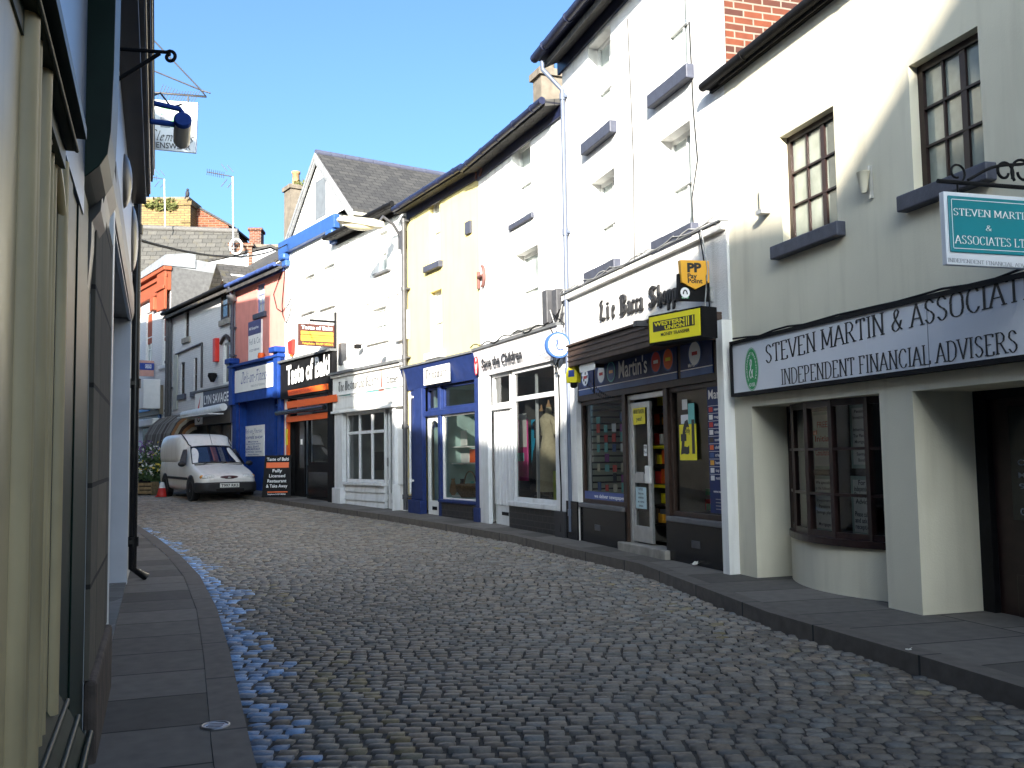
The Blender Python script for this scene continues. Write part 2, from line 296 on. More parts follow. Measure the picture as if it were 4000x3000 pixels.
def pen(s, style):
    """polygons in letter units, total width; serif caps / gothic pen / script pen"""
    ang, wd, thin, sl = {'serif': (0, .95, .34, 0), 'gothic': (R_(38), 1.05, .25, 0), 'script': (R_(48), .8, .32, .28)}[style]
    x = 0; polys = []; wx, wy = math.cos(ang) * wd / 2, math.sin(ang) * wd / 2
    for ch in s:
        if ch == ' ': x += 2.6 if style == 'serif' else 1.8; continue
        gl = (GC.get(ch) if style != 'serif' else None) or GL.get(ch)
        if not gl: x += 2; continue
        for st in gl[1].split(';'):
            cv = st[0] == '~'; P = [tuple(float(v) for v in q.split(',')) for q in st.lstrip('~').split()]
            Q = catm(P) if cv else P
            T = lambda a: (x + a[0] + a[1] * sl, a[1])
            for a, b in zip(Q[:-1], Q[1:]):
                a, b = T(a), T(b); dx, dy = b[0] - a[0], b[1] - a[1]; l = math.hypot(dx, dy) or 1
                polys.append([(a[0] - wx, a[1] - wy), (a[0] + wx, a[1] + wy), (b[0] + wx, b[1] + wy), (b[0] - wx, b[1] - wy)])
                nx, ny = -dy / l * thin / 2, dx / l * thin / 2
                polys.append([(a[0] - nx, a[1] - ny), (b[0] - nx, b[1] - ny), (b[0] + nx, b[1] + ny), (a[0] + nx, a[1] + ny)])
            if style == 'serif' and not cv:
                for e, f2 in ((P[0], P[1]), (P[-1], P[-2])):
                    if e[1] in (0., 7.) and abs(e[1] - f2[1]) > 2: polys.append([(x + e[0] - 1, max(e[1] - .17, 0) - .0), (x + e[0] + 1, max(e[1] - .17, 0)), (x + e[0] + 1, max(e[1] - .17, 0) + .32), (x + e[0] - 1, max(e[1] - .17, 0) + .32)])
        x += gl[0] + (.75 if style == 'serif' else .35)
    return polys, x, 7. if style == 'serif' else 6.5
def sanspolys(s, bold):
    cu = bpy.data.curves.new('t', 'FONT'); cu.body = s; cu.size = 10; cu.offset = bold; cu.resolution_u = 3
    o = bpy.data.objects.new('t', cu); COL.objects.link(o); bpy.context.view_layer.update()
    me = bpy.data.meshes.new_from_object(o.evaluated_get(bpy.context.evaluated_depsgraph_get()))
    vs = [v.co.copy() for v in me.vertices]; fs = [tuple(p.vertices) for p in me.polygons]
    bpy.data.objects.remove(o); bpy.data.meshes.remove(me)
    x0 = min(v.x for v in vs); x1 = max(v.x for v in vs)
    return vs, fs, x0, x1
def text(f, s, u0, u1, zl, zr, h, o, m, parent, style='sans', bold=.12, name='lettering', depth=0, arc=None):
    mb = MB(); k = 0
    if style == 'sans':
        vs, fs, x0, x1 = sanspolys(s, bold); cap = 7.0
        P = lambda x, y, e=0: f.p(u0 + (x - x0) / (x1 - x0) * (u1 - u0), zl + (zr - zl) * (x - x0) / (x1 - x0) + y / cap * h, o + e)
        if arc:
            cu_, cz_, ru_, rz_, a0, a1 = arc
            def P(x, y, e=0):
                a = a0 + (a1 - a0) * (x - x0) / (x1 - x0); q = 1 + y / cap * h
                return f.p(cu_ + ru_ * q * math.cos(a), cz_ + rz_ * q * math.sin(a), o)
        mb.mesh([P(v.x, v.y) for v in vs], fs)
    else:
        pl, wdt, cap = pen(s, style)
        for q in pl:
            k = (k + 1) % 9
            pts = [f.p(u0 + x / wdt * (u1 - u0), zl + (zr - zl) * x / wdt + y / cap * h, o + k * .0004) for x, y in q]
            n = (pts[1] - pts[0]).cross(pts[2] - pts[0])
            if n.dot(f.n) < 0: pts.reverse()
            if depth:
                bk = [p - f.n * depth for p in pts]; mb.hexa(bk + pts)
            else: mb.poly(pts)
    return obj(name, mb, m, parent)
def textpx(f, s, xl, yl, xr, yr, ytop, o, m, parent, **kw):
    u0, zl = f.uz(xl, yl, o); u1, zr = f.uz(xr, yr, o); h = f.uz(xl, ytop, o)[1] - zl
    return text(f, s, u0, u1, zl, zr, h, o, m, parent, **kw)
def pxpoly(mb, f, pts, o): return mb.poly([f.p(*f.uz(x, y, o), o) for x, y in pts][::-1])
def pxprism(mb, f, pts, o0, o1):   # pts clockwise in the picture (y down), given on the plane at o1
    return mb.prism(f, [f.uz(x, y, o1) for x, y in pts][::-1], o0, o1)
# ---------------------------------------------------------------- building helpers
def lerp(a, b, t): return a + (b - a) * t
def front(mb, f, u0, u1, zb, zt0, zt1, holes, o=0, reveal=.18):
    """front wall with openings (u0,u1,z0,z1[,reveal]) and their reveals"""
    us = sorted({u0, u1} | {v for h in holes for v in h[:2] if u0 < v < u1}); zc = min(zt0, zt1) - .02
    zs = sorted({zb, zc} | {v for h in holes for v in h[2:4] if zb < v < zc})
    top = lambda u: lerp(zt0, zt1, (u - u0) / (u1 - u0))
    for a, b in zip(us[:-1], us[1:]):
        for c, d in zip(zs[:-1], zs[1:]):
            um, zm = (a + b) / 2, (c + d) / 2
            if any(h[0] < um < h[1] and h[2] < zm < h[3] for h in holes): continue
            mb.quad(f, a, b, c, d, o)
        mb.poly([f.p(a, zc, o), f.p(b, zc, o), f.p(b, top(b), o), f.p(a, top(a), o)])
    for h in holes:
        r = h[4] if len(h) > 4 else reveal; a, b, c, d = h[:4]; q = o - r
        mb.poly([f.p(a, c, q), f.p(a, c, o), f.p(a, d, o), f.p(a, d, q)][::-1]); mb.poly([f.p(b, c, q), f.p(b, c, o), f.p(b, d, o), f.p(b, d, q)])
        mb.poly([f.p(a, d, q), f.p(b, d, q), f.p(b, d, o), f.p(a, d, o)][::-1])
        if c > zb + .01: mb.poly([f.p(a, c, q), f.p(b, c, q), f.p(b, c, o), f.p(a, c, o)])
    return mb
def shell(name, label, f, u0, u1, zb, zt0, zt1, holes, m, depth=7, pitch=.3, roofm=None, reveal=.18, group=None, o=0, over=.3, ridge=None, eave=True):
    c = f.p((u0 + u1) / 2, zb + .3, -.2); root = thing(name, label, 'building', c, 0, group)
    mb = MB(); front(mb, f, u0, u1, zb, zt0, zt1, holes, o, reveal); zr = max(zt0, zt1) + pitch * depth / 2
    rd = -depth / 2
    for u, zt in ((u0, zt0), (u1, zt1)):
        q = [f.p(u, zb, o), f.p(u, zb, -depth), f.p(u, zt, -depth), f.p(u, zr - .05, rd), f.p(u, zt, o)]
        mb.poly(q if u == u0 else q[::-1])
    mb.poly([f.p(u1, zb, -depth), f.p(u0, zb, -depth), f.p(u0, zt0, -depth), f.p(u1, zt1, -depth)])
    obj('wall', mb, m, root)
    mb = MB(); s = pitch; e = over if eave else 0; t = .1
    for sg in (0, 1):
        if sg == 0: P = [(u0, zt0 - e * s, o + e), (u1, zt1 - e * s, o + e), (u1, zr, rd), (u0, zr, rd)]
        else: P = [(u1, zt1, -depth), (u0, zt0, -depth), (u0, zr, rd), (u1, zr, rd)]
        mb.hexa([f.p(u, z + .02, q) for u, z, q in P] + [f.p(u, z + .02 + t, q) for u, z, q in P])
    obj('roof', mb, roofm or SLATE2, root)
    return root
def gutter(root, f, u0, u1, z0, z1, o=.22, r=.06, bm=NAVYT, soffit=.28, board=.16, fdep=.02):
    mb = MB(); mb.box(f, u0, u1, z0 - board, z0, 0, fdep + .02, z1 - z0)
    mb.box(f, u0, u1, z0 - .03, z0, fdep + .022, soffit, z1 - z0); obj('soffit_board', mb, bm, root)
    mb = MB(); P = [f.p(lerp(u0, u1, t), lerp(z0, z1, t) + .0, soffit + r * .8) for t in (0, .25, .5, .75, 1)]
    mb.tube(P, r, 10)
    for t in (.1, .3, .5, .7, .9): c = f.p(lerp(u0, u1, t), lerp(z0, z1, t), soffit + r * .8); mb.tube([c - f.d * .02, c + f.d * .02], r * 1.15, 10)
    return obj('gutter', mb, bm, root)
def sash(root, f, h, fm=WPAINT, pm=PALEG, nx=2, ny=2, dep=.15, sill=SLATEB, o=0, fw=.055, bw=.022, meet=True, ext=.09, sh=.10, sproj=.10, cols=None, thick=None, curtain=None):
    u0, u1, z0, z1 = h[:4]; mb = MB(); a, b = o - dep, o - dep + .05
    mb.box(f, u0, u0 + fw, z0, z1, a, b); mb.box(f, u1 - fw, u1, z0, z1, a, b)
    mb.box(f, u0 + fw, u1 - fw, z1 - fw, z1, a, b); mb.box(f, u0 + fw, u1 - fw, z0, z0 + fw, a, b)
    iu0, iu1, iz0, iz1 = u0 + fw, u1 - fw, z0 + fw, z1 - fw
    for i in range(1, nx):
        u = iu0 + (iu1 - iu0) * i / nx; t = (fw if thick and i in thick else bw); mb.box(f, u - t / 2, u + t / 2, iz0, iz1, a + .006, b - .008)
    for j in range(1, ny):
        z = iz0 + (iz1 - iz0) * j / ny; t = fw * .8 if meet and j * 2 == ny else bw; mb.box(f, iu0, iu1, z - t / 2, z + t / 2, a + .009, b - .004 + (.015 if meet and j * 2 == ny else 0))
    wn = obj('window', mb, fm, root)
    mb = MB(); mb.quad(f, u0 + .02, u1 - .02, z0 + .02, z1 - .02, a + .02); obj('pane', mb, pm, wn)
    if curtain:
        mb = MB(); n = 14
        for k, (c, d) in enumerate(((iu0, lerp(iu0, iu1, .36)), (lerp(iu0, iu1, .66), iu1))):
            for i in range(n):
                p, q = lerp(c, d, i / n), lerp(c, d, (i + 1) / n); w0, w1 = a - .1 + .02 * math.sin(i * 2), a - .1 + .02 * math.sin(i * 2 + 2)
                mb.poly([f.p(p, iz0, w0), f.p(q, iz0, w1), f.p(q, iz1, w1), f.p(p, iz1, w0)])
        obj('curtain', mb, curtain, wn)
    if sill:
        mb = MB(); mb.box(f, u0 - ext, u1 + ext, z0 - sh, z0 - .004, a, o + sproj); obj('sill', mb, sill, wn, bevel=.012)
    return wn
def part(name, root, m, f, u0, u1, z0, z1, o0, o1, bevel=0, dz=0, label=None):
    return obj(name, MB().box(f, u0, u1, z0, z1, o0, o1, dz), m, root, bevel=bevel, label=label)
def glaze(root, f, u0, u1, z0, z1, o, fm, vs=(), hs=(), fw=.06, bw=.045, dp=.06, gm=None, name='shop_window', extra=None):
    mb = MB(); a, b = o - dp, o
    mb.box(f, u0, u0 + fw, z0, z1, a, b); mb.box(f, u1 - fw, u1, z0, z1, a, b); mb.box(f, u0 + fw, u1 - fw, z1 - fw, z1, a, b); mb.box(f, u0 + fw, u1 - fw, z0, z0 + fw, a, b)
    for v in vs: mb.box(f, v - bw / 2, v + bw / 2, z0 + fw, z1 - fw, a + .004, b - .004)
    for q in hs: mb.box(f, u0 + fw, u1 - fw, q - bw / 2, q + bw / 2, a + .008, b - .008)
    wn = obj(name, mb, fm, root, bevel=.006); mb = MB(); mb.quad(f, u0 + .02, u1 - .02, z0 + .02, z1 - .02, a + .02); obj('pane', mb, gm or GLASS, wn); return wn
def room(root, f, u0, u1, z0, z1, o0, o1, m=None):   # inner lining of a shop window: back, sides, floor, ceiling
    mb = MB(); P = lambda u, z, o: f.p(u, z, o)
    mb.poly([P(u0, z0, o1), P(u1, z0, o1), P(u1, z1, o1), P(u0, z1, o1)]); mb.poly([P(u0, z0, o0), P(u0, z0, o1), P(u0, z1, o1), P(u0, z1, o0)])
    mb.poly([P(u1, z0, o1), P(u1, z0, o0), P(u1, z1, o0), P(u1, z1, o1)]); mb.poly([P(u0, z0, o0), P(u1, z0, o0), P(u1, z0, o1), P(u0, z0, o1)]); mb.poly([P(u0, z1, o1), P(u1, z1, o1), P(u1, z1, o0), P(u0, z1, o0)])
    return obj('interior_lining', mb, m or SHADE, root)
def downpipe(root, f, u, z0, z1, r=.045, o=.09, m=DGREY, n=3, shoe=True, swan=None):
    mb = MB(); P = [f.p(u, z, o) for z in (z0 + .12, lerp(z0, z1, .3), lerp(z0, z1, .6), z1)]
    if shoe: P = [f.p(u + .02, z0 + .02, o + .14)] + P
    if swan: P += [f.p(u + swan[0], z1 + swan[1], swan[2]), f.p(u + swan[0], z1 + swan[1] + .12, swan[2])]
    mb.tube(P, r, 10)
    for k in range(n): z = lerp(z0 + .4, z1 - .1, k / max(n - 1, 1)); mb.tube([f.p(u, z - .05, o), f.p(u, z + .05, o)], r * 1.35, 10); mb.box(f, u - r * 1.8, u + r * 1.8, z - .02, z + .02, 0, o)
    return obj('downpipe', mb, m, root)
def cable(label, pts, r=.008, m=BLACK, name='cable'):
    o = thing(name, label, 'cable', pts[0]); obj('strand', MB().tube(pts, r, 5), m, o); return o
def sag(a, b, s, n=10): return [V3(a).lerp(V3(b), i / n) - V3((0, 0, s * 4 * (i / n) * (1 - i / n))) for i in range(n + 1)]
def chimney(root, c, wx, wy, z0, z1, m, capm=CONC, pots=1, f=None, potm=TERRA, name='chimney'):
    f = f or Fr((c[0], c[1]), (1, 0)); mb = MB(); mb.box(f, -wx / 2, wx / 2, z0, z1, -wy / 2, wy / 2); mb.box(f, -wx / 2 - .06, wx / 2 + .06, z1, z1 + .14, -wy / 2 - .06, wy / 2 + .06)
    st = obj(name, mb, m, root)
    for i in range(pots):
        q = f.p((i - (pots - 1) / 2) * .36, 0, 0); obj('chimney_pot', MB().lathe((q.x, q.y, z1 + .14), [(.15, 0), (.13, .1), (.12, .45), (.15, .47), (.15, .54), (.10, .54), (.10, .3)], 14), potm, st)
    return st
def goods(root, f, u0, u1, z0, z1, o, rows, seed, pal, dens=.85, name='goods', maxn=200):
    rn = random.Random(seed); H_ = (z1 - z0) / rows
    for r in range(rows):
        u = u0
        while u < u1 - .05:
            wd = rn.uniform(.05, .16)
            if rn.random() < dens: k = rn.randrange(len(pal)); obj('packet', MB().box(f, u, min(u + wd, u1), z0 + r * H_ + .02, z0 + r * H_ + H_ * rn.uniform(.45, .85), o - rn.uniform(.05, .12), o + rn.uniform(0, .03)), pal[k], root)
            u += wd + .012
# ---------------------------------------------------------------- ground, road, kerbs
def poly_at(L, t):   # polyline param by Y
    for a, b in zip(L[:-1], L[1:]):
        if a[1] <= t <= b[1]: return a[0] + (b[0] - a[0]) * (t - a[1]) / (b[1] - a[1])
    return L[0][0] if t < L[0][1] else L[-1][0]
KR = [(6.0, -8), (2.75, 3.2), (2.62, 5.0), (2.42, 5.8), (1.95, 7.43), (1.41, 10.8), (.72, 12.7), (-.04, 14.9), (-1.35, 17.5), (-2.7, 19.9), (-4.6, 22.8), (-6.6, 25.9), (-9.3, 29.4), (-13.6, 35.4), (-18.6, 42.3), (-24, 50)]
KL = [(3.0, -8), (-.55, 2.5), (-1.19, 4.31), (-1.84, 6.2), (-2.5, 8.05), (-3.4, 10.34), (-4.44, 12.68), (-5.75, 15.4), (-7.18, 18.2), (-9.3, 21.8), (-12.2, 26), (-15.4, 31), (-19.4, 37), (-24, 44), (-28.5, 50)]
def offs(L, d):
    out = []
    for i, p in enumerate(L):
        a, b = L[max(i - 1, 0)], L[min(i + 1, len(L) - 1)]; t = V3((b[0] - a[0], b[1] - a[1], 0)).normalized(); out.append((p[0] + t.y * d, p[1] - t.x * d))
    return out
def dens(L, s=.5):
    out = []
    for a, b in zip(L[:-1], L[1:]):
        n = max(1, int(math.hypot(b[0] - a[0], b[1] - a[1]) / s)); out += [(lerp(a[0], b[0], i / n), lerp(a[1], b[1], i / n)) for i in range(n)]
    return out + [L[-1]]
def strip(A, B, za, zb, flip=False):
    mb = MB()
    for i in range(len(A) - 1):
        q = [(*A[i], g(A[i][1]) + za), (*B[i], g(B[i][1]) + zb), (*B[i + 1], g(B[i + 1][1]) + zb), (*A[i + 1], g(A[i + 1][1]) + za)]
        mb.poly(q[::-1] if flip else q)
    return mb
PH = .115
def pavement(K, sgn, width, name):
    A = dens(K); B = dens(offs(K, sgn * .16)); n = min(len(A), len(B)); A = A[:n]; B = B[:n]
    C = [(b[0] + (b[0] - a[0]) / .16 * width, b[1] + (b[1] - a[1]) / .16 * width) for a, b in zip(A, B)]
    m = bricks('granite_kerb', (.105, .092, .08), (.13, .115, .10), (.03, .03, .03), 1.1, 3, .012, .8, .4, 0, .5)
    k = strip(A, B, PH, PH, sgn < 0); k2 = strip(A, A, -.05, PH, sgn > 0); k.mesh(k2.v, k2.f); ko = struct('kerb', k, m)
    S_ = [0]
    for a, b in zip(A[:-1], A[1:]): S_.append(S_[-1] + math.hypot(b[0] - a[0], b[1] - a[1]))
    def stripuv(o, v0, v1, fl_):
        uvd = o.data.uv_layers[0].data; n_ = len(A) - 1
        for p in o.data.polygons:
            i = p.index % n_; q = [(S_[i], v0), (S_[i], v1), (S_[i + 1], v1), (S_[i + 1], v0)]
            if fl_(p.index): q = q[::-1]
            for li, u in zip(p.loop_indices, q): uvd[li].uv = u
    stripuv(ko, .2, .36, lambda i: (sgn < 0) if i < len(A) - 1 else (sgn > 0))
    fl = bricks('paving_flags', (.085, .076, .066), (.165, .148, .13), (.026, .024, .02), .62, .95, .01, .85, .5, .45, .35)
    po_ = struct('pavement', strip(B, C, PH - .004, PH + .012, sgn < 0), fl); stripuv(po_, 0, width, lambda i: sgn < 0)
pavement(KR, 1, 4.0, 'right'); pavement(KL, -1, 4.0, 'left')
mb = MB(); yy = [-40 + i * 2 for i in range(120)]
for a, b in zip(yy[:-1], yy[1:]): mb.poly([(-120, a, g(a) - .06), (60, a, g(a) - .06), (60, b, g(b) - .06), (-120, b, g(b) - .06)])
struct('ground', mb, mat('packed_grit', (.055, .05, .044), .95, .5, 14, .5, 60))
def setts():
    rn = np.random.RandomState(3); recs = []
    y = 2.9
    while y < 46:
        rh = .084 if y < 18 else .10; xl, xr = poly_at(KL, y), poly_at(KR, y)
        x = xl - .02 + rn.rand() * .1
        while x < xr - .03:
            wd = rn.uniform(.086, .122) * (1 if y < 18 else 1.35); recs.append((x, y, wd, rh, min(x - xl, 9), min(xr - x - wd / 2, 9))); x += wd + .008
        y += rh
    n = len(recs); r = np.array(recs); G = 5
    s = np.array([-1, -.86, 0, .86, 1.]); prof = np.array([0, .9, 1, .9, 0.])
    gx, gy = np.meshgrid(s, s, indexing='xy'); pz = np.minimum(prof[:, None], prof[None, :]) * (.86 + .14 * (prof[:, None] * prof[None, :]))
    rx = 1 - .035 * np.abs(gy) ** 2; ry = 1 - .035 * np.abs(gx) ** 2
    jit = rn.normal(0, .0035, (n, 2)); hgt = rn.normal(0, .0026, n); tx = rn.normal(0, .012, n); ty = rn.normal(0, .014, n)
    wob = rn.normal(0, .001, (n, G, G, 3)); sk = rn.normal(0, .03, n)
    X = (r[:, 0] + r[:, 2] / 2 + jit[:, 0])[:, None, None] + (gx * rx)[None] * (r[:, 2] / 2)[:, None, None] + sk[:, None, None] * gy[None] * .04
    Y = (r[:, 1] + jit[:, 1] * .6 + .012 * np.sin(r[:, 0] * 1.3 + r[:, 1] * .5))[:, None, None] + (gy * ry)[None] * (r[:, 3] / 2 - .003)[:, None, None]
    gz = np.array([g(v) for v in r[:, 1]])
    Z = gz[:, None, None] - .045 + pz[None] * .047 + hgt[:, None, None] + (tx[:, None, None] * gx * r[:, 2][:, None, None] + ty[:, None, None] * gy * .05) * .6 * (pz[None] > .1)
    co_ = np.stack([X, Y, Z], -1) + wob; co_ = co_.reshape(-1, 3)
    b = np.arange(n)[:, None] * (G * G); q = np.array([(i * G + j, i * G + j + 1, (i + 1) * G + j + 1, (i + 1) * G + j) for i in range(G - 1) for j in range(G - 1)])
    fc = (b[:, :, None] + q[None]).reshape(-1, 4)
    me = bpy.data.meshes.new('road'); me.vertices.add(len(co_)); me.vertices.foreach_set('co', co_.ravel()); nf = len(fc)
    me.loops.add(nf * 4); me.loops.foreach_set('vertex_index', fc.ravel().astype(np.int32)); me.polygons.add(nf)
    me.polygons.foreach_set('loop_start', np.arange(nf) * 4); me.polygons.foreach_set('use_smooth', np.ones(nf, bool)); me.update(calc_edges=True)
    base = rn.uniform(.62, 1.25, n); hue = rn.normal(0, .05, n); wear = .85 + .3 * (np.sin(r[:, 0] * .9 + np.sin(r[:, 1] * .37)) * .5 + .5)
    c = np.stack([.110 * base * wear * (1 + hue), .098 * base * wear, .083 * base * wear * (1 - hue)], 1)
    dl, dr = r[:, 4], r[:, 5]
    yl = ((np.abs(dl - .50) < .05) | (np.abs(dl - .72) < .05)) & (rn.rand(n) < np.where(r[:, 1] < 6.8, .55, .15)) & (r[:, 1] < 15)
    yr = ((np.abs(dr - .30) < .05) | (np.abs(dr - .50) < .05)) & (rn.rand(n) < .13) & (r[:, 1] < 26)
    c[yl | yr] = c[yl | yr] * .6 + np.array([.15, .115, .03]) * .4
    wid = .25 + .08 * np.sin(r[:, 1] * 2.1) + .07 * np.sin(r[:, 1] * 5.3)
    sheen = (dl < wid * 1.15) & (rn.rand(n) < np.clip(1.15 - dl / (wid * 1.15) * .85, 0, .96)) & (r[:, 1] < 19) & ~yl
    k = (rn.uniform(.3, 1, n))[:, None]; c = np.where(sheen[:, None], c * (1 - k) + (rn.uniform(.7, 1.2, n)[:, None] * np.array([[.135, .225, .37]])) * k, c)  # blue sky sheen along the gutter, painted into the sett colours
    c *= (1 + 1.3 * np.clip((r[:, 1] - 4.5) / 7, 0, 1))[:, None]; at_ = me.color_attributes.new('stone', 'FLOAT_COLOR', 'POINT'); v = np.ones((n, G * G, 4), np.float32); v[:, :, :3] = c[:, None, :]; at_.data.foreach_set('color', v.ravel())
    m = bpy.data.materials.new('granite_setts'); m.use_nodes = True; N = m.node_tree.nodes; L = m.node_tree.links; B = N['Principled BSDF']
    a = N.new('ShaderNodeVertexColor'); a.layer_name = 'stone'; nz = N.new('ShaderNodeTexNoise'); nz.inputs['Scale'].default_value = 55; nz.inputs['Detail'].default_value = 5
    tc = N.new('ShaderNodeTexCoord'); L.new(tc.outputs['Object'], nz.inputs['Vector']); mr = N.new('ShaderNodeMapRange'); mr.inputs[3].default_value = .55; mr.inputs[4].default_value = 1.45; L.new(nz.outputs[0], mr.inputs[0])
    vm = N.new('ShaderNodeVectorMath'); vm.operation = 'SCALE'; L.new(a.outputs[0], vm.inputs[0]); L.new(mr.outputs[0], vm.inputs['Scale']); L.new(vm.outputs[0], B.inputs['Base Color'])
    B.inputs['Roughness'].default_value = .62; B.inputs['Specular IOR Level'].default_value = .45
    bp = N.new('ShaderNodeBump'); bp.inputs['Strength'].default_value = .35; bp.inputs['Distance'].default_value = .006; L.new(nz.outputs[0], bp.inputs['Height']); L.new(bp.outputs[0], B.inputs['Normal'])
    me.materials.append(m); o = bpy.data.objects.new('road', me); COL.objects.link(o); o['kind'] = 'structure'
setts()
# bedding between the setts, a little below their tops, with pale mortar left in patches
A = dens(KL); mb = MB()
for i in range(90):
    y0, y1 = -8 + i * .64, -8 + (i + 1) * .64
    mb.poly([(poly_at(KL, y0) - .02, y0, g(y0) - .014), (poly_at(KR, y0) + .02, y0, g(y0) - .014), (poly_at(KR, y1) + .02, y1, g(y1) - .014), (poly_at(KL, y1) - .02, y1, g(y1) - .014)])
struct('road_bedding', mb, mat('sett_bedding', (.045, .042, .038), .95, .65, 1.1, .6, 50))
# ================================================================ RIGHT HAND ROW
# ---- financial advisers: cream render, bow window
f = FS; uW1 = f.R(3050, 3266, 470, 917); uW2 = f.R(3556, 3836, 172, 706)
bay = (.33, 2.29, -.3, 1.80, .45); dor = (2.68, 4.6, -.3, 1.79, .62)
ZT = 5.22
S = shell('cream_shop', 'cream rendered shop with bow window and long white sign board', f, 0, 8.3, -.3, ZT, ZT, [bay, dor, (*uW1, .2), (*uW2, .2)], CREAM, 6.5, .32, over=.07)
gutter(S, f, -.25, 8.3, ZT + .06, ZT + .06, .09, .05, BLACK, .08, .06)
for h in (uW1, uW2):
    sash(S, f, h, MAROON, mat('pale_drape_reflection', (.30, .33, .28), .10, .3, 3.5, spec=.5), 3, 3, .13, SLATEB, fw=.055, bw=.018, meet=False, ext=.10, sh=.13, sproj=.09, thick=(2,))  # pale drapes and window reflections put into one opaque pane colour
# sign board
def signrect(root, f, u0, u1, z0, z1, o0, o1, m, fm, fw=.035, name='fascia_sign'):
    b = part(name, root, m, f, u0, u1, z0, z1, o0, o1); mb = MB()
    for a in ((u0 - fw, u0, z0 - fw, z1 + fw), (u1, u1 + fw, z0 - fw, z1 + fw), (u0, u1, z1, z1 + fw), (u0, u1, z0 - fw, z0)): mb.box(f, *a, o0, o1 + .018)
    obj('sign_frame', mb, fm, b); return b
sb = signrect(S, f, .12, 7.2, 1.945, 2.44, .005, .07, SIGNW, BLACK, .035)
textpx(f, 'STEVEN MARTIN & ASSOCIATES', 2992, 1420, 4130, 1140, 1350, .072, INK, sb, style='serif')
textpx(f, 'INDEPENDENT FINANCIAL ADVISERS', 3053, 1504, 3984, 1373, 1444, .072, INK, sb, style='serif')
part('panel_joint', sb, INKG, f, f.uz(3623, 1300, .07)[0], f.uz(3626, 1300, .07)[0], 1.947, 2.438, .07, .0712)
uc, zc = f.uz(2936, 1442, .072); e = obj('emblem', MB().disc(f, uc, zc, .118, .2, .0725).ring(f, uc, zc, .127, .212, .006, .0722), GREEN, sb)
text(f, 'INDEPENDENT', 0, 1, 0, 0, .21, .0735, INKW, e, arc=(uc, zc, .080, .140, R_(225), R_(95))); text(f, 'FINANCIAL', 0, 1, 0, 0, .21, .0735, INKW, e, arc=(uc, zc, .080, .140, R_(80), R_(-45))); 
text(f, 'ADVISER', uc - .06, uc + .06, zc - .17, zc - .17, .035, .0735, INKW, e)
text(f, '&', uc - .045, uc + .045, zc - .09, zc - .09, .19, .0735, INKW, e, style='serif')
# bow window
mb = MB(); mbs = MB(); NB = 16; zs = f.uz(3270, 2128, -.1)[1]
bo = lambda t, b=.0: -.45 + (.40 + b) * (1 - (2 * t - .92) ** 2 * .9) if t < .96 else -.14 + b * .3
bo = lambda t, b=0: -.47 + (.42 + b) * math.sin(math.pi * min(t * .88 + .03, 1)) ** .75
bu = lambda t: lerp(bay[0], bay[1], t)
for i in range(NB):
    a, b = i / NB, (i + 1) / NB
    mb.poly([f.p(bu(a), -.2, bo(a)), f.p(bu(b), -.2, bo(b)), f.p(bu(b), zs, bo(b)), f.p(bu(a), zs, bo(a))], True)
    mbs.hexa([f.p(bu(a), zs, bo(a) - .12), f.p(bu(b), zs, bo(b) - .12), f.p(bu(b), zs + .06, bo(b) - .12), f.p(bu(a), zs + .06, bo(a) - .12)] + [f.p(bu(a), zs, bo(a, .04)), f.p(bu(b), zs, bo(b, .04)), f.p(bu(b), zs + .06, bo(b, .04)), f.p(bu(a), zs + .06, bo(a, .04))])
obj('bow_wall', mb, CREAM, S); bw = obj('bow_window', mbs, MAROON, S)
mb = MB(); mg = MB(); z0, z1 = zs + .06, 1.80; ts = [.02, .2, .4, .6, .8, .98]
for t in ts:
    u, o = bu(t), bo(t) - .03; mb.box(f, u - .026, u + .026, z0, z1, o - .05, o + .012)
for k, zq in enumerate((lerp(z0, z1, .31), lerp(z0, z1, .64), z1 - .03, z0 + .02)):
    hh = .012 if k < 2 else .03
    for a, b in zip(ts[:-1], ts[1:]): mb.hexa([f.p(bu(q), zq + s * hh, bo(q) - .065) for q, s in ((a, -1), (b, -1), (b, 1), (a, 1))] + [f.p(bu(q), zq + s * hh, bo(q) - .02) for q, s in ((a, -1), (b, -1), (b, 1), (a, 1))])
for a, b in zip(ts[:-1], ts[1:]): mg.poly([f.p(bu(q), zz, bo(q) - .045) for q, zz in ((a, z0), (b, z0), (b, z1), (a, z1))])
obj('glazing_bars', mb, MAROON, bw); obj('pane', mg, GLASS, bw)
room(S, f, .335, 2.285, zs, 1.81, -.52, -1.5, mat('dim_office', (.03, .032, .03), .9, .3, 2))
def notice(root, f, u0, u1, z0, z1, o, lines, m=PAPER, im=INK, border=None, hs=None, name='notice'):
    if border: part('notice_border', root, border, f, u0 - .035, u1 + .035, z0 - .035, z1 + .035, o - .012, o - .003)
    p = part(name, root, m, f, u0, u1, z0, z1, o - .002, o); n = len(lines)
    for i, l in enumerate(lines):
        if not l: continue
        k = hs[i] if hs else .5; zz = z1 - (z1 - z0) * (i + .8) / (n + .3); wd = min((u1 - u0) * .86, len(l) * (z1 - z0) / n * k * .75); c = (u0 + u1) / 2
        text(f, l, c - wd / 2, c + wd / 2, zz, zz, (z1 - z0) / n * k, o + .002, im, p, bold=.15)
    return p
FB = Fr(f.p(0, 0, -.62)[:2], f.d)
def nrect(xl, xr, yt, yb): return FB.R(xl, xr, yt, yb)
bd = mat('pale_green_card', (.42, .50, .46), .7, .05)
notice(S, FB, *nrect(3330, 3400, 1592, 1815), 0, ['Pensions', 'Investments', '', 'Inheritance', 'Tax Planning', 'Mortgages', '', 'Savings', 'Bonds'], border=bd)
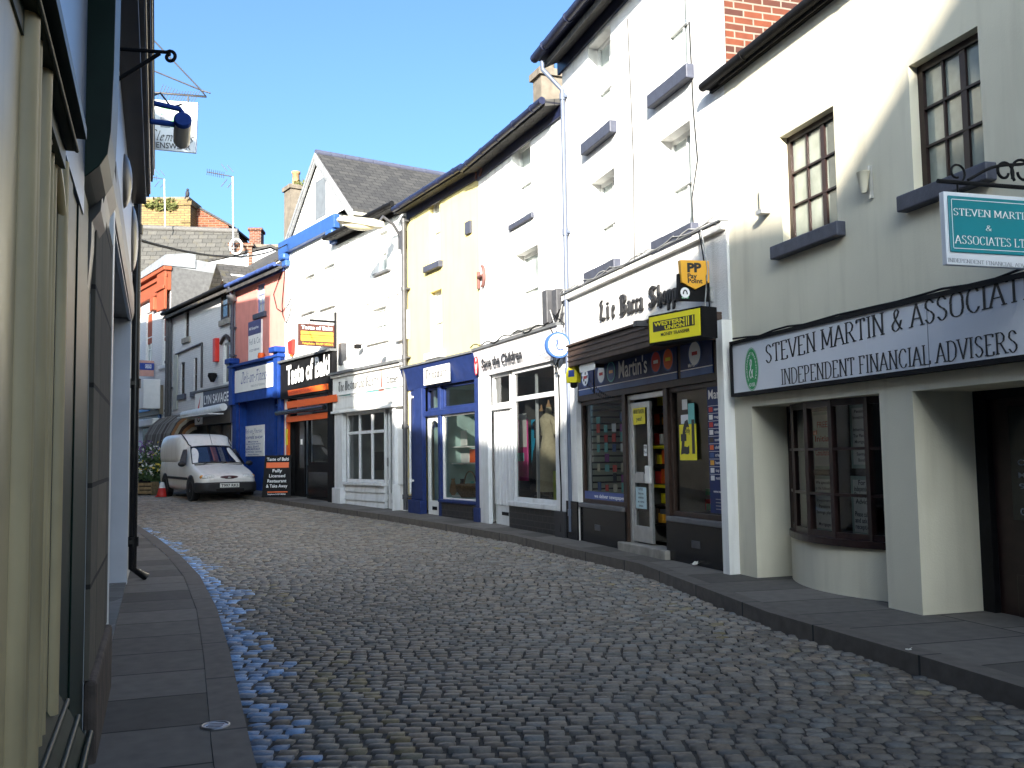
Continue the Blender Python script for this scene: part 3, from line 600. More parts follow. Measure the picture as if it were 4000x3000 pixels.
notice(S, FB, *nrect(3335, 3408, 1875, 2080), 0, ['For', 'Independent', 'Financial', 'Advice', '', 'Please call in', 'and ask at', 'reception'], border=bd, hs=[.75] * 8)
p = notice(S, FB, *nrect(3180, 3250, 1620, 1820), 0, ['', 'FREE', '', 'Initial', '', 'Consultation', ''], im=INKR, border=bd, hs=[.8] * 7)
notice(S, FB, *nrect(3185, 3258, 1872, 2065), 0, ['We specialise', 'in the following', '', 'Investments', 'Pensions', 'Savings plans', '', 'Mortgages'], border=bd)
part('orange_sticker', S, ORNG, FB, *nrect(3162, 3192, 1682, 1700), 0, .01)
# door
db = -.62; D = part('door', S, MAROON, f, 2.80, 3.9, -.1, 1.72, db - .03, db + .02, .006)
part('door_frame', S, BLACK, f, 2.68, 2.80, -.1, 1.79, db - .02, db + .07); part('door_head', S, BLACK, f, 2.80, 4.6, 1.72, 1.79, db - .02, db + .06)
part('door_pane', D, mat('dark_glass_panel', (.012, .014, .014), .1, .2, 3), f, 2.98, 3.8, .82, 1.66, db + .02, db + .03)
part('letterbox', D, ALU, f, 3.12, 3.42, .50, .58, db + .02, db + .035, .004)
for s, zz, hh in (('OFFICE HOURS', 1.22, .045), ('Monday - Friday', 1.13, .04), ('9.00 - 5.00', 1.05, .04), ('01229 580000', .78 + .08, .05)): text(f, s, 3.05, 3.72, zz, zz, hh, db + .033, INKG, D, bold=.05)
part('lower_panel', D, MAROON, f, 2.98, 3.72, .03, .42, db + .02, db + .03, .01)
# wall lights on the cream wall
wl = thing('wall_lamp', 'slim cream wall lamp with small metal tray left of first cream window', 'wall lamp', f.p(*f.uz(2990, 830), 0)); u, z = f.uz(2990, 830)
obj('back_plate', MB().box(f, u - .02, u + .03, z - .02, z + .26, 0, .05), CREAM, wl); obj('base_tray', MB().box(f, u - .02, u + .09, z - .03, z + .012, .0, .10), ALU, wl)
wl = thing('wall_lamp', 'fan shaped cream uplighter between the two cream wall windows', 'wall lamp', f.p(*f.uz(3405, 760), 0)); u, z = f.uz(3400, 765)
obj('shade', MB().lathe(f.p(u, z + .02, .06), [(.02, 0), (.028, .03), (.055, .17), (.058, .172), (.052, .165), (.02, .02)], 14), CREAM, wl); obj('bracket', MB().box(f, u + .02, u + .04, z - .03, z + .24, 0, .03), ALU, wl)
# hanging sign with scroll bracket
ub = f.uz(4150, 900)[0]; fp = f.perp(ub); hs = thing('hanging_sign', 'teal hanging sign board of the financial advisers on a scrolled black bracket', 'hanging sign', fp.p(0, 2.9, 0))
a = fp.uz(3676, 750); b = fp.uz(3684, 1035); uR = -.08; zt, zb_ = a[1], b[1]; uL = a[0]
bo_ = part('board', hs, SIGNW, fp, uL, uR, zb_, zt, -.02, .02, .004)
part('teal_panel', bo_, TEAL, fp, uL + .022, uR - .02, zb_ + .075, zt - .025, .02, .03, .008)
mb = MB(); q = (uL + .045, uR - .045, zb_ + .10, zt - .05)
for r in ((q[0], q[1], q[3], q[3] + .004), (q[0], q[1], q[2] - .004, q[2]), (q[0] - .004, q[0], q[2], q[3]), (q[1], q[1] + .004, q[2], q[3])): mb.quad(fp, *r, .0315)
obj('gold_line', mb, INKW, bo_)
textpx(fp, 'STEVEN MARTIN', 3724, 840, 4030, 860, 813, .032, INKW, bo_, style='serif'); textpx(fp, '&', 3850, 902, 3878, 904, 880, .032, INKW, bo_, style='serif'); textpx(fp, 'ASSOCIATES LTD', 3732, 950, 4030, 970, 918, .032, INKW, bo_, style='serif')
textpx(fp, 'INDEPENDENT FINANCIAL ADVISERS', 3702, 1022, 4060, 1050, 1007, .0215, INKG, bo_, style='serif')
mb = MB(); zb2 = fp.uz(3680, 708)[1]; mb.tube([fp.p(uL - .02, zb2, 0), fp.p(0, zb2 + .0, 0)], .014, 8)
sc = lambda cu, cz, r, a0, a1, s=1: [fp.p(cu + (r * (1 - .55 * i / 22)) * math.cos(lerp(a0, a1, i / 22)), cz + (r * (1 - .55 * i / 22)) * math.sin(lerp(a0, a1, i / 22)), 0) for i in range(23)]
mb.tube(sc(uL + .12, zb2 + .06, .065, -1.4, 5), .007, 6); mb.tube(sc(-.28, zb2 + .10, .09, 3.9, -3), .009, 6); mb.tube(sc(-.42, zb2 + .09, .07, -.6, 6), .009, 6)
mb.tube([fp.p(lerp(uL + .2, 0, t), zb2 + .02 + .34 * t ** 1.6 + .05 * math.sin(t * 6), 0) for t in [i / 12 for i in range(13)]], .010, 6)
for u in (uL + .12, -.25): mb.tube([fp.p(u, zb2, 0), fp.p(u, zt - .005, 0)], .006, 6)
obj('bracket', mb, BLACK, hs)
cable('black cables running along the top of the long white sign', [f.p(u, 2.49 + .012 * math.sin(u * 7) + .01 * math.sin(u * 17), .05) for u in [.1 + .25 * i for i in range(26)]], .010)

# ---- newsagent: tall white house with canopy
f = FM; W = f.W
tw = []
c1t, c1m = f.R(2300, 2389, 135, 521), f.R(2312, 2404, 684, 1041); c2m = f.R(2582, 2702, 506, 910)
c2t = (c2m[0], c2m[1], f.uz(2621, 320)[1], f.uz(2621, 320)[1] + (c1t[3] - c1t[2]))
zt = 7.42; shop = (.42, W - .06, -.3, 2.72, .25)
Mh = shell('newsagent_house', 'tall white three storey house over the newsagent with brown canopy', f, 0, W, -.3, zt, zt, [shop, c1t, c1m, c2t, c2m], WHITE, 7, .55, group=None, reveal=.22)
gutter(Mh, f, -.1, W, zt + .04, zt + .04, .34, .07, NAVYT, .36, .22)
for h in (c1t, c1m, c2t, c2m): sash(Mh, f, h, WPAINT, PALEG, 2, 2, .2, SLATEB, ext=.13, sh=.17, sproj=.10)
mb = MB(); mb.quad(Fr(f.p(W + .003, 0, -6.8)[:2], f.n), 0, 6.8, 4.9, zt + 1.5, 0); fq = Fr(f.p(W + .02, 0, -7)[:2], f.n); mb = MB().prism(fq, [(0, 4.6), (6.98, 4.6), (6.98, zt - .02), (3.5, zt + 1.75), (0, zt - .02)], -.01, 0); obj('brick_gable', mb, BRICK, Mh)
zc0 = f.uz(2225, 1150)[1]; part('cornice', Mh, WHITE, f, .0, W, zc0 - .09, zc0 - .005, 0, .09, .01); part('cornice_lead', Mh, LEAD, f, 0, W, zc0 - .003, zc0 + .014, 0, .11)
part('roughcast_panel', Mh, WHITE2, f, .0, W - .004, 2.73, zc0 - .092, .002, .03)
fo = .034
for s, x0, x1 in (('L', 2340, 2362), ('i', 2367, 2377), ('e', 2388, 2398), ('B', 2418, 2446), ('a', 2448, 2462), ('c', 2464, 2478), ('c', 2480, 2492), ('a', 2494, 2510), ('S', 2532, 2562), ('h', 2566, 2584), ('o', 2586, 2602), ('p', 2604, 2622), ('p', 2624, 2644), ('e', 2646, 2662)):
    yb = lambda x: 1252 - (x - 2340) * .255
    textpx(f, s, x0, yb(x0), x1, yb(x1), yb(x0) - (72 + (x0 - 2340) * .03), fo + .03, INK, Mh, style='gothic', depth=.03, name='wall_letter')
# pilasters
part('pilaster', Mh, WHITE2, f, .02, .42, -.2, 2.72, 0, .05); uPl = f.uz(2824, 1750, .07)[0]; part('pilaster', Mh, WHITE2, f, uPl, W - .13, .45, 2.72, .0, .07); part('corner_strip', Mh, WHITE, f, W - .127, W, -.2, 2.72, 0, .12)
part('plinth', Mh, BLACKG, f, 0.0, .44, -.2, .67, .051, .075); part('plinth', Mh, BLACKG, f, uPl - .02, W - .128, -.2, .44, .075, .10)
# shop front
zf0, zf1 = 2.19, 2.66; o = -.02
uD0, uD1 = f.R(2463, 2614, 1550, 2100, -.05)[:2]; uL0, uL1 = .44, uD0 - .10; uR0, uR1 = uD1 + .10, W - .14
fa = part('fascia', Mh, BROWN, f, .42, W - .13, 2.12, 2.71, -.14, o + .04)
pan = [(.50, 1.05), (1.12, 3.55), (3.64, 4.36)]
for i, (a, b) in enumerate(pan):
    p = part('fascia_sign', fa, NAVY, f, a, b, 2.20, 2.66, o + .04, o + .052); part('blue_stripe', p, BLUEB, f, a, b, 2.20, 2.275, o + .052, o + .055)
    part('white_line', p, INKW, f, a, b, 2.277, 2.288, o + .052, o + .0555)
    if i == 1: text(f, "Martin's", 1.93, 2.78, 2.345, 2.345, .22, o + .058, INKW, p)
    for (cu, c, rr) in {0: [(.76, INKW, .12)], 1: [(1.34, INKW, .12), (1.68, BLUEB, .12), (3.02, RED, .12), (3.34, ORNG, .12)], 2: [(3.98, INKW, .13)]}[i]:
        d = obj('badge', MB().disc(f, cu, 2.45, rr, rr * 1.0, o + .057), c, p); obj('badge_ring', MB().ring(f, cu, 2.45, rr + .02, rr + .02, .02, o + .0572), BLUEB if c != BLUEB else CYAN, d)
        obj('badge_mark', MB().box(f, cu - .06, cu + .06, 2.43, 2.47, o + .057, o + .0585), {RED: INKW, INKW: INKR, BLUEB: AMBER, ORNG: YELS}[c], d)
textpx(f, 'Mirror', 2688, 1436, 2716, 1430, 1422, o + .0605, INKW, fa, bold=.2)
lw = glaze(Mh, f, uL0, uL1, .66, 2.12, o, BROWN); part('sill', lw, mat('stall_sill', (.12, .12, .125), .5), f, uL0 - .03, uL1 + .03, .60, .66, -.12, .05, .008)
rw = glaze(Mh, f, uR0, uR1, .62, 2.12, o, BROWN); part('sill', rw, mat('stall_sill', (0, 0, 0)), f, uR0 - .03, uR1, .56, .62, -.12, .05, .008)
part('stall_riser', Mh, BLACKG, f, .44, uL1 + .06, -.2, .60, -.1, .03); part('stall_riser', Mh, BLACKG, f, uR0 - .06, W - .13, -.2, .56, -.1, .03)
for u in (uL0 + .55, uR0 + .55): part('air_brick', Mh, DGREY, f, u, u + .2, .30, .38, .03, .036, .003)
# recessed half open door
for u in (uD0 - .10, uD1): part('door_post', Mh, BROWN, f, u, u + .10, -.1, 2.12, -.12, .01)
dm = MB()
for a in ((uD0, uD0 + .06, .22, 2.10), (uD1 - .05, uD1, .22, 2.10), (uD0, uD1, 2.04, 2.10)): dm.box(f, *a, -.1, -.03)
df = obj('door_frame', dm, ALU, Mh); du1 = lerp(uD0, uD1, .56); mb = MB()
for a in ((uD0 + .065, uD0 + .13, .24, 2.0), (du1 - .07, du1, .24, 2.0), (uD0 + .13, du1 - .07, 1.93, 2.0), (uD0 + .13, du1 - .07, .24, .44), (uD0 + .13, du1 - .07, .98, 1.10)): mb.box(f, *a, -.08, -.04)
dr = obj('door', mb, ALU, Mh, bevel=.004); mb = MB(); mb.quad(f, uD0 + .12, du1 - .06, .4, 1.95, -.06); obj('pane', mb, GLASS, dr)
part('handle', dr, mat('pale_plastic', (.7, .7, .66), .4), f, du1 - .10, du1 + .03, .98, 1.20, -.04, -.005, .008); part('push_plate', dr, ALU, f, uD0 + .2, uD0 + .42, 1.0, 1.12, -.04, -.03)
notice(dr, f, uD0 + .16, du1 - .10, 1.72, 1.93, -.03, ['MONEY TRANSFER', 'yes!'], YELS, INK); notice(dr, f, uD0 + .18, du1 - .12, .66, .93, -.03, ['NOTICE', 'Only two', 'children', 'at a time', 'please'], mat('pale_blue_paper', (.45, .58, .60), .7), INK); notice(dr, f, du1 - .17, du1 - .08, 1.32, 1.46, -.035, ['OPEN', '7-6'])
st = part('door_step', Mh, STONE, f, uD0 - .14, uD1 + .12, -.1, .22, -.4, .10, .012)
# interior of the newsagent
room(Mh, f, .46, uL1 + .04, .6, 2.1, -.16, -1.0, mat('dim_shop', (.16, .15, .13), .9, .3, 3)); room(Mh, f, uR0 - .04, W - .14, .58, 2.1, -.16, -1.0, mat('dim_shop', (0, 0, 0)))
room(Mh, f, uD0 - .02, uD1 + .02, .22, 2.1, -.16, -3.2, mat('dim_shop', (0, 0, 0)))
part('slatwall', Mh, bricks('slatwall_panel', (.62, .62, .48), (.58, .58, .46), (.06, .05, .04), 5, .095, .014, .7, .2, 0, .05), f, .463, .49, .68, 2.06, -.95, -.17)
pal = [PAPER, CYAN, mat('purple_paper', (.22, .04, .22), .6), RED, mat('cream_paper', (.6, .55, .4), .7), BLUEB, INK]; rn = random.Random(5)
for c in range(4):
    for r in range(8):
        if rn.random() < .8: u, z = lerp(uL0 + .42, uL1 - .16, c / 3.4), .84 + r * .135; part('window_card', lw, pal[rn.randrange(7)], f, u, u + rn.uniform(.10, .15), z, z + rn.uniform(.09, .13), -.085, -.08)
ds = part('delivery_strip', lw, mat('lilac_blue', (.06, .09, .26), .5), f, uL0 + .05, uL1 - .05, .71, .83, -.032, -.028); text(f, 'we deliver newspapers', uL0 + .42, uL1 - .02, .745, .745, .05, -.026, INKW, ds)
sh = thing('display_shelf', 'tall shop shelves of bottles and packets seen through open newsagent door', 'shelving', f.p(uD0 + .6, .22, -.7)); mb = MB(); sA, sB = uD0 - .01, uD1 + .01
for k in range(7): mb.box(f, sA, sB, .42 + k * .25, .44 + k * .25, -.72, -.36)
obj('shelf_board', mb, BROWN, sh)
for k in (2, 4): obj('price_strip', MB().box(f, sA, sB, .41 + k * .25, .45 + k * .25, -.36, -.35), YELS, sh)
goods(sh, f, sA, sB, .44, 2.2, -.42, 7, 3, [RED, ORNG, mat('dark_bottle', (.10, .05, .03), .2), AMBER, PAPER, mat('biscuit_packet', (.35, .2, .08), .5), YELS], .95)
mb = MB()
for i in range(4): mb.lathe(f.p(sB - .45 + i * .12, .45, -.40), [(.05, 0), (.05, .16), (.025, .22), (.025, .26)], 10)
obj('milk_bottle', mb, mat('milk', (.75, .72, .58), .4), sh)
sh = thing('display_shelf', 'low window display of magazines and sweets behind the right hand newsagent pane', 'shelving', f.p(uR0 + .6, .62, -.7)); rA, rB = f.uz(2655, 1750, -.5)[0], f.uz(2772, 1750, -.5)[0]; goods(sh, f, rA, rB, .65, 1.0, -.5, 2, 8, [RED, YELS, GREEN, TEAL, PAPER, ORNG, BROWN], .9); obj('plinth', MB().box(f, rA, rB, .6, .66, -.9, -.2), DGREY, sh); goods(sh, f, rA, rB, 1.1, 1.5, -.85, 2, 9, [BROWN, DGREY, TEAL, MAROON], .9)
po = f.R(2655, 2720, 1657, 1798, -.03); pp = part('price_poster', rw, YELS, f, *po, -.034, -.029); text(f, '£1', po[0] + .03, po[1] - .03, po[2] + .09, po[2] + .09, .36, -.027, INK, pp, bold=.35); text(f, 'Only', po[0] + .13, po[1] - .13, po[3] - .10, po[3] - .10, .06, -.027, INK, pp, bold=.2)
for q, mm in (((2664, 2684, 1560, 1600), PAPER), ((2660, 2688, 1620, 1655), SIGNW), ((2688, 2712, 1575, 1655), CYAN)): part('window_card', rw, mm, f, *f.R(*q, -.03), -.033, -.029)
po = f.R(2768, 2830, 1500, 1972, -.03); pp = part('service_list', rw, NAVY, f, po[0], po[1] + .05, .70, 2.10, -.034, -.029)
text(f, "Martin's", po[0] + .03, po[0] + .50, 1.93, 1.93, .10, -.027, INKW, pp)
for i, s in enumerate(('newspapers', 'magazines', 'stationery', 'tobacco', 'confectionery', 'chilled drinks', 'crisps & snacks', 'batteries', 'top up', 'national lottery')):
    z = 1.80 - i * .082; part('list_line', pp, INKW, f, po[0] + .01, po[1] + .05, z + .052, z + .056, -.029, -.0285); part('list_icon', pp, [RED, PAPER, RED, PAPER, BROWN, ORNG, BLUEB, AMBER, PAPER, PAPER][i], f, po[0] + .03, po[0] + .11, z - .012, z + .04, -.029, -.0275)
    text(f, s, po[0] + .14, po[0] + .14 + len(s) * .024, z, z, .032, -.027, INKW, pp)
text(f, "www.martins.co.uk", po[0] + .08, po[0] + .42, .92, .92, .03, -.027, INKW, pp)
for i in range(4): part('list_icon', pp, INKG, f, po[0] + .12, po[0] + .36, .74 + i * .035, .75 + i * .035, -.029, -.028)
# canopy
ca = [f.uz(2217, 1358, .55), f.uz(2232, 1432, .55), f.uz(2805, 1200, .55)]
zc1, zc2 = ca[0][1], ca[1][1]; u0c = ca[0][0]; cn = obj('canopy', MB().box(f, u0c, W - .14, zc2, zc1, .50, .55).box(f, u0c, W - .14, zc1, zc1 + .03, .03, .58).box(f, u0c, u0c + .03, zc2, zc1, .03, .50).box(f, W - .17, W - .14, zc2, zc1, .03, .50), TIMB, Mh, bevel=.006)
mb = MB()
for k in (.25, .5, .78): mb.box(f, u0c + .01, W - .15, lerp(zc2, zc1, k), lerp(zc2, zc1, k) + .02, .55, .562)
obj('moulding', mb, BROWN, cn); mb = MB(); mb.box(f, u0c + .03, W - .17, zc2 + .05, zc2 + .09, .03, .5); obj('underside', mb, BROWN, cn)
part('bracket', cn, TIMB, f, u0c - .01, u0c + .05, zc2 - .25, zc1 - .03, .44, .52, .01)
part('notice_board', cn, PAPER, f, 1.75, 2.25, zc2 - .10, zc2 - .005, .50, .515)
for u in (u0c + .08, u0c + .26):
    mb = MB(); P = sag(f.p(u, zc2 - .02, .46), f.p(u + .06, zc2 - .42, .03), .10, 18)
    for i, p in enumerate(P): mb.tube([p - V3((0, 0, .016)), p + V3((0.004, 0, .016))], .007, 5)
    obj('chain', mb, DGREY, cn)
ya = thing('alarm_box', 'yellow alarm box with blue shield under the canopy left end', 'alarm box', f.p(u0c + .0, 2.2, .3)); u = f.uz(2232, 1470, .52)[0]; z = f.uz(2232, 1495, .52)[1]
fr_ = f.rot(u, .52, .5); obj('case', MB().prism(fr_, [(-.09, -.0 + z), (.09, z), (.10, z + .13), (.03, z + .28), (-.03, z + .28), (-.10, z + .13)], -.09, .0), YELS, ya, bevel=.01); obj('shield', MB().box(fr_, -.05, .05, z + .08, z + .17, 0, .004), INKB, ya); obj('strobe', MB().lathe(fr_.p(0, z - .07, -.045), [(.03, 0), (.05, .02), (.05, .07)], 10), BLACK, ya)
# projecting signs
up = f.uz(2795, 1080)[0]; fp = f.perp(up, .03); ps = thing('projecting_sign', 'yellow pointed payment sign on black board above the newsagent canopy', 'projecting sign', fp.p(-.2, 3, 0))
pxp = lambda x, y: (2100 + x * .5425, 900 + y * .5425)
bk = obj('back_board', MB().prism(fp, [fp.uz(*pxp(*q)) for q in ((1015, 505), (1246, 510), (1240, 312), (1015, 310))], -.05, -.012), BLACK, ps)
fc = obj('face', MB().prism(fp, [fp.uz(*pxp(*q)) for q in ((1034, 376), (1130, 425), (1231, 376), (1225, 222), (1022, 215))], -.04, .02), AMBER, ps)
for s, a, b, t in (('PP', (1078, 298), (1180, 298), 236), ('Pay', (1080, 345), (1148, 345), 310), ('Point', (1082, 378), (1188, 380), 347)): textpx(fp, s, *pxp(*a), *pxp(*b), pxp(0, t)[1], .022, INK, fc, bold=.5 if s == 'PP' else .3)
gq = [fp.uz(*pxp(*q), -.012) for q in ((1038, 490), (1086, 490), (1086, 420), (1038, 418))]; tg = obj('top_up_mark', MB().prism(fp, gq, -.012, -.004), GREEN, bk); cu, cz = fp.uz(*pxp(1062, 447), -.004); d = obj('mark_disc', MB().disc(fp, cu, cz, .055, .055, -.002), INKW, tg)
mb = MB(); mb.ring(fp, cu, cz - .02, .03, .05, .014, 0, 16, 0, math.pi); obj('mark_arch', mb, INK, d); textpx(fp, 'top-up', *pxp(1040, 487), *pxp(1084, 487), pxp(0, 478)[1], -.002, INKW, tg)
obj('bracket', MB().box(fp, -.16, .0, 3.02, 3.06, -.05, -.02).box(fp, -.03, 0, 2.96, 3.12, -.06, -.01), ALU, ps)
q1, q2 = f.uz(2535, 1240, .62), f.uz(2732, 1208, .3); P0 = f.p(q1[0], 0, .66); cw = thing('projecting_sign', 'yellow and black money transfer sign box fixed to the brown canopy', 'projecting sign', P0)
A_ = f.p(*f.uz(2535, 1240, .75), .75); B_ = at(2732, 1208, A_.y - .62); fw_ = Fr((A_.x, A_.y), (B_.x - A_.x, B_.y - A_.y)); L_ = math.hypot(B_.x - A_.x, B_.y - A_.y)
zt1, zb1 = fw_.uz(2540, 1240)[1], fw_.uz(2554, 1338)[1]
cs = obj('case', MB().box(fw_, -.02, L_ + .02, zb1 - .02, zt1 + .02, -.22, -.01), BLACK, cw); fc = obj('face', MB().box(fw_, 0, L_, zb1, zt1, -.01, 0), YELS, cw)
hh = zt1 - zb1; obj('black_band', MB().box(fw_, .06, L_ - .07, zb1 + hh * .40, zb1 + hh * .80, 0, .002), INK, fc)
text(fw_, 'WESTERN', .08, L_ - .21, zb1 + hh * .61, zb1 + hh * .61, hh * .15, .004, YELS, fc, bold=.3); text(fw_, 'UNION', .24, L_ - .21, zb1 + hh * .43, zb1 + hh * .43, hh * .14, .004, YELS, fc, bold=.3); text(fw_, 'MONEY TRANSFER', .18, L_ - .14, zb1 + hh * .2, zb1 + hh * .2, hh * .12, .004, INK, fc, bold=.2)
for k in (.19, .16, .10): obj('yellow_bar', MB().box(fw_, L_ - k, L_ - k + .012, zb1 + hh * .44, zb1 + hh * .78, .0, .004), YELS, fc)
obj('mounting_arm', MB().box(f, W - .9, W - .82, 2.75, 2.81, .02, .7), DGREY, cw)
downpipe(Mh, f, f.uz(2222, 1600, .06)[0], .1, 6.9, .036, .06, mat('slate_blue_pipe', (.10, .12, .17), .4), 4, False, (-.05, .32, .36))
cable('bundle of grey cables along the white cornice above the blackletter wall sign', [f.p(u, zc0 + .03 + .025 * math.sin(u * 5) + .02 * math.sin(u * 13), .10) for u in [.15 * i for i in range(32)]], .009, mat('grey_cable', (.35, .35, .34), .6))
cable('second thinner cable sagging above the white cornice of the tall house', sum([sag(f.p(a, zc0 + .06, .11), f.p(a + .9, zc0 + .07, .11), .05, 6) for a in (.1, 1.0, 1.9, 2.8, 3.7)], []), .006, mat('grey_cable', (0, 0, 0)))
ux = f.uz(2455, 120)[0]; cable('thin black wire down the white wall between tall house windows', [f.p(ux, 7.0, .01), f.p(ux + .04, 6, .01), f.p(ux + .07, 5, .01), f.p(ux + .02, zc0 + .02, .012)], .006)
ux = f.uz(2700, 230)[0]; cable('thin black wire right of the right hand tall house windows', [f.p(ux - .1, 6.2, .01), f.p(ux, 6.22, .01), f.p(ux + .03, 5.2, .01), f.p(ux + .09, 4.6, .01), f.p(ux - .06, 4.2, .012), f.p(ux - .04, 3.75, .012)], .007)
for i, (a, b) in enumerate(((0, .03), (.05, .02))):
    u = W - .3 + a; cable('loose pale cables hanging beside the payment sign', [f.p(u - .15, zc0, .1), f.p(u, 3.3, .12), f.p(u + .08 - i * .15, 2.9, .13), f.p(u - .02, 2.6, .13), f.p(u + .16, 2.5, .1)], .008, [BLACK, mat('grey_cable', (0, 0, 0))][i])['label'] = ['loose black cable hanging beside the payment sign', 'loose pale cable hanging beside the payment sign'][i]
# ---- charity shop: white, anchors, fascia leaning out
f = FV; W = f.W; zv = 6.72
wt, wm_ = f.R(2000, 2074, 553, 856), f.R(2016, 2104, 975, 1262)
uA, uB = f.uz(1919, 1800)[0], f.uz(1990, 1800)[0]; uw0, uw1 = f.uz(1999, 1700)[0], f.uz(2182, 1700)[0]; uw1 = min(uw1, W - .12)
shop = (.12, W - .1, -.3, 2.85, .2)
Vh = shell('charity_shop', 'white house with pale sign board and charity shop window', f, 0, W, -.3, zv, zv, [shop, wt, wm_], WHITE, 7, .2, reveal=.22)
gutter(Vh, f, -.0, W, zv + .04, zv + .04, .3, .06, NAVYT, .3, .2)
for h in (wt, wm_): sash(Vh, f, h, WPAINT, PALEG, 1, 2, .2, SLATEB if h is wt else WPAINT, ext=.1, sh=.10, sproj=.05)
fz0, fz1 = 2.82, 3.30
mb = MB(); P = [f.p(0, fz0, .04), f.p(W, fz0, .04), f.p(W, fz1, .16), f.p(0, fz1, .16)]; mb.hexa([f.p(0, fz0, 0), f.p(W, fz0, 0), f.p(W, fz1, 0), f.p(0, fz1, 0)] + P); fa = obj('fascia_sign', mb, mat('off_white_sign', (.70, .68, .69), .4, .03), Vh)
part('fascia_lead', fa, LEAD, f, 0, W, fz1, fz1 + .05, 0, .19)
ff = Fr(f.p(0, 0, .105)[:2], f.d)
textpx(ff, 'Save the Children', 1880, 1438, 2037, 1399, 1405, .028, INK, fa, bold=.35); textpx(ff, 'Ulverston', 2105, 1392, 2186, 1374, 1368, .04, INKG, fa, bold=.0)
u, z = ff.uz(1865, 1424); e = obj('red_emblem', MB().disc(ff, u, z, .10, .20, .028), INKR, fa); obj('figure_mark', MB().ring(ff, u, z + .03, .065, .12, .02, .030, 20, math.pi * 1.02, math.pi * 1.98).disc(ff, u, z + .09, .028, .04, .0302).prism(ff, [(u - .018, z - .17), (u + .018, z - .17), (u + .014, z), (u - .014, z)], .029, .0303), INKW, e)
# shop front
part('pilaster', Vh, GPAINT, f, .0, uA - .0, .0, 2.82, -.02, .06, .01); part('pilaster', Vh, GPAINT, f, uw1 + .02, W - .03, .5, 2.82, -.02, .07, .01); part('pilaster_base', Vh, mat('dark_base_tiles', (.03, .03, .035), .4), f, uw1 + .0, W - .02, -.2, .5, -.02, .10, .01)
dz1 = f.uz(1950, 1590)[1]; mb = MB().box(f, uA, uB, .0, dz1, -.12, -.08); nb = 6
for i in range(nb): a = lerp(uA, uB, i / nb); mb.box(f, a + .02, lerp(uA, uB, (i + 1) / nb) - .02, .48, dz1 - .06, -.08, -.055)
dr = obj('door', mb, GPAINT, Vh, bevel=.005); part('letterbox', dr, BLACK, f, lerp(uA, uB, .35), lerp(uA, uB, .7), .30, .36, -.08, -.07)
zt_ = f.uz(2090, 1547)[1]
glaze(Vh, f, uA, uB, dz1 + .02, 2.82, -.04, GPAINT, name='fanlight'); sw = glaze(Vh, f, uw0, uw1, .58, 2.82, -.02, GPAINT, hs=(zt_,), bw=.08, fw=.07)
part('mullion', sw, GPAINT, f, lerp(uw0, uw1, .40), lerp(uw0, uw1, .40) + .04, .62, 2.7, -.16, -.12)
part('sill', sw, GPAINT, f, uw0 - .06, uw1 + .02, .50, .58, -.06, .08, .01); part('stall_riser', Vh, TILEB, f, uB, uw1 + .02, -.2, .5, -.1, .02); part('transom', Vh, GPAINT, f, uA, uB, dz1 - .04, dz1 + .04, -.1, -.0)
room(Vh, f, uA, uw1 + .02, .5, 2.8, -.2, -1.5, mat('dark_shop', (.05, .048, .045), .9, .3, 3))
ix = lambda x, o: f.uz(x, 1750, o)[0]
p0, p1 = ix(2002, -.47), ix(2058, -.47); bp_ = part('pink_display_panel', Vh, mat('pink_print', (.62, .06, .26), .6), f, p0, p1, .9, 2.0, -.5, -.47); part('white_header', bp_, PAPER, f, lerp(p0, p1, .55), p1, 1.5, 2.1, -.47, -.465); part('cyan_strip', bp_, CYAN, f, p0, lerp(p0, p1, .8), 1.25, 1.4, -.469, -.463)
mb = MB(); cb = mat('cyan_print', (.02, .38, .62), .6); c0 = ix(2076, -.72); mb.prism(f, [(c0, .9), (c0 + .25, 1.0), (c0 + .3, 1.35), (c0 + .16, 1.5), (c0 + .3, 1.75), (c0 + .12, 2.0), (c0, 2.0)], -.75, -.72); obj('cyan_display_panel', mb, cb, Vh)
part('green_leaflet', Vh, mat('lime_print', (.35, .42, .04), .6), f, ix(2160, -.12), ix(2178, -.12), .62, 1.1, -.12, -.115)
def dress_form(f, u, o, z, h, coat, label, skirt):
    c = f.p(u, z, o); r = thing('dress_form', label, 'dress form', c, 0, None)
    s = h / 1.5; obj('torso', MB().lathe(c + V3((0, 0, .78 * s)), [(.16, 0), (.14, .12), (.115, .25), (.15, .42), (.17, .52), (.10, .60), (.055, .63), (.05, .72), (.035, .74)], 18), coat, r)
    obj('garment', MB().lathe(c + V3((0, 0, .12 * s)), [(.24, 0), (.22, .25), (.165, .68 * s), (.16, .70 * s)], 18), skirt, r); obj('stand', MB().lathe(c, [(.16, 0), (.16, .02), (.02, .03), (.02, .14)], 12), DGREY, r)
    obj('neck_cap', MB().lathe(c + V3((0, 0, .78 * s + .73)), [(.04, 0), (.05, .02), (.02, .06), (.012, .12)], 10), TERRA, r)
    mb = MB()
    for sgn in (-1, 1): a = c + f.d * (sgn * .14) + V3((0, 0, .78 * s + .50)); mb.tube([a, a + f.d * (sgn * .09) + V3((0, 0, -.08)), a + f.d * (sgn * .11) + V3((0, 0, -.24))], [.055, .05, .042], 8)
    obj('sleeve', mb, coat, r)
beige = mat('beige_wool', (.42, .36, .24), .9, .1, 20, .2); blk = mat('black_cloth', (.012, .012, .014), .9)
dress_form(f, ix(2146, -.42), -.42, .62, 1.55, beige, 'dress form in a long beige coat in charity shop window', beige); dress_form(f, ix(2118, -.72), -.72, .62, 1.5, blk, 'dress form in a black dress with cream collar behind the beige coat', blk)
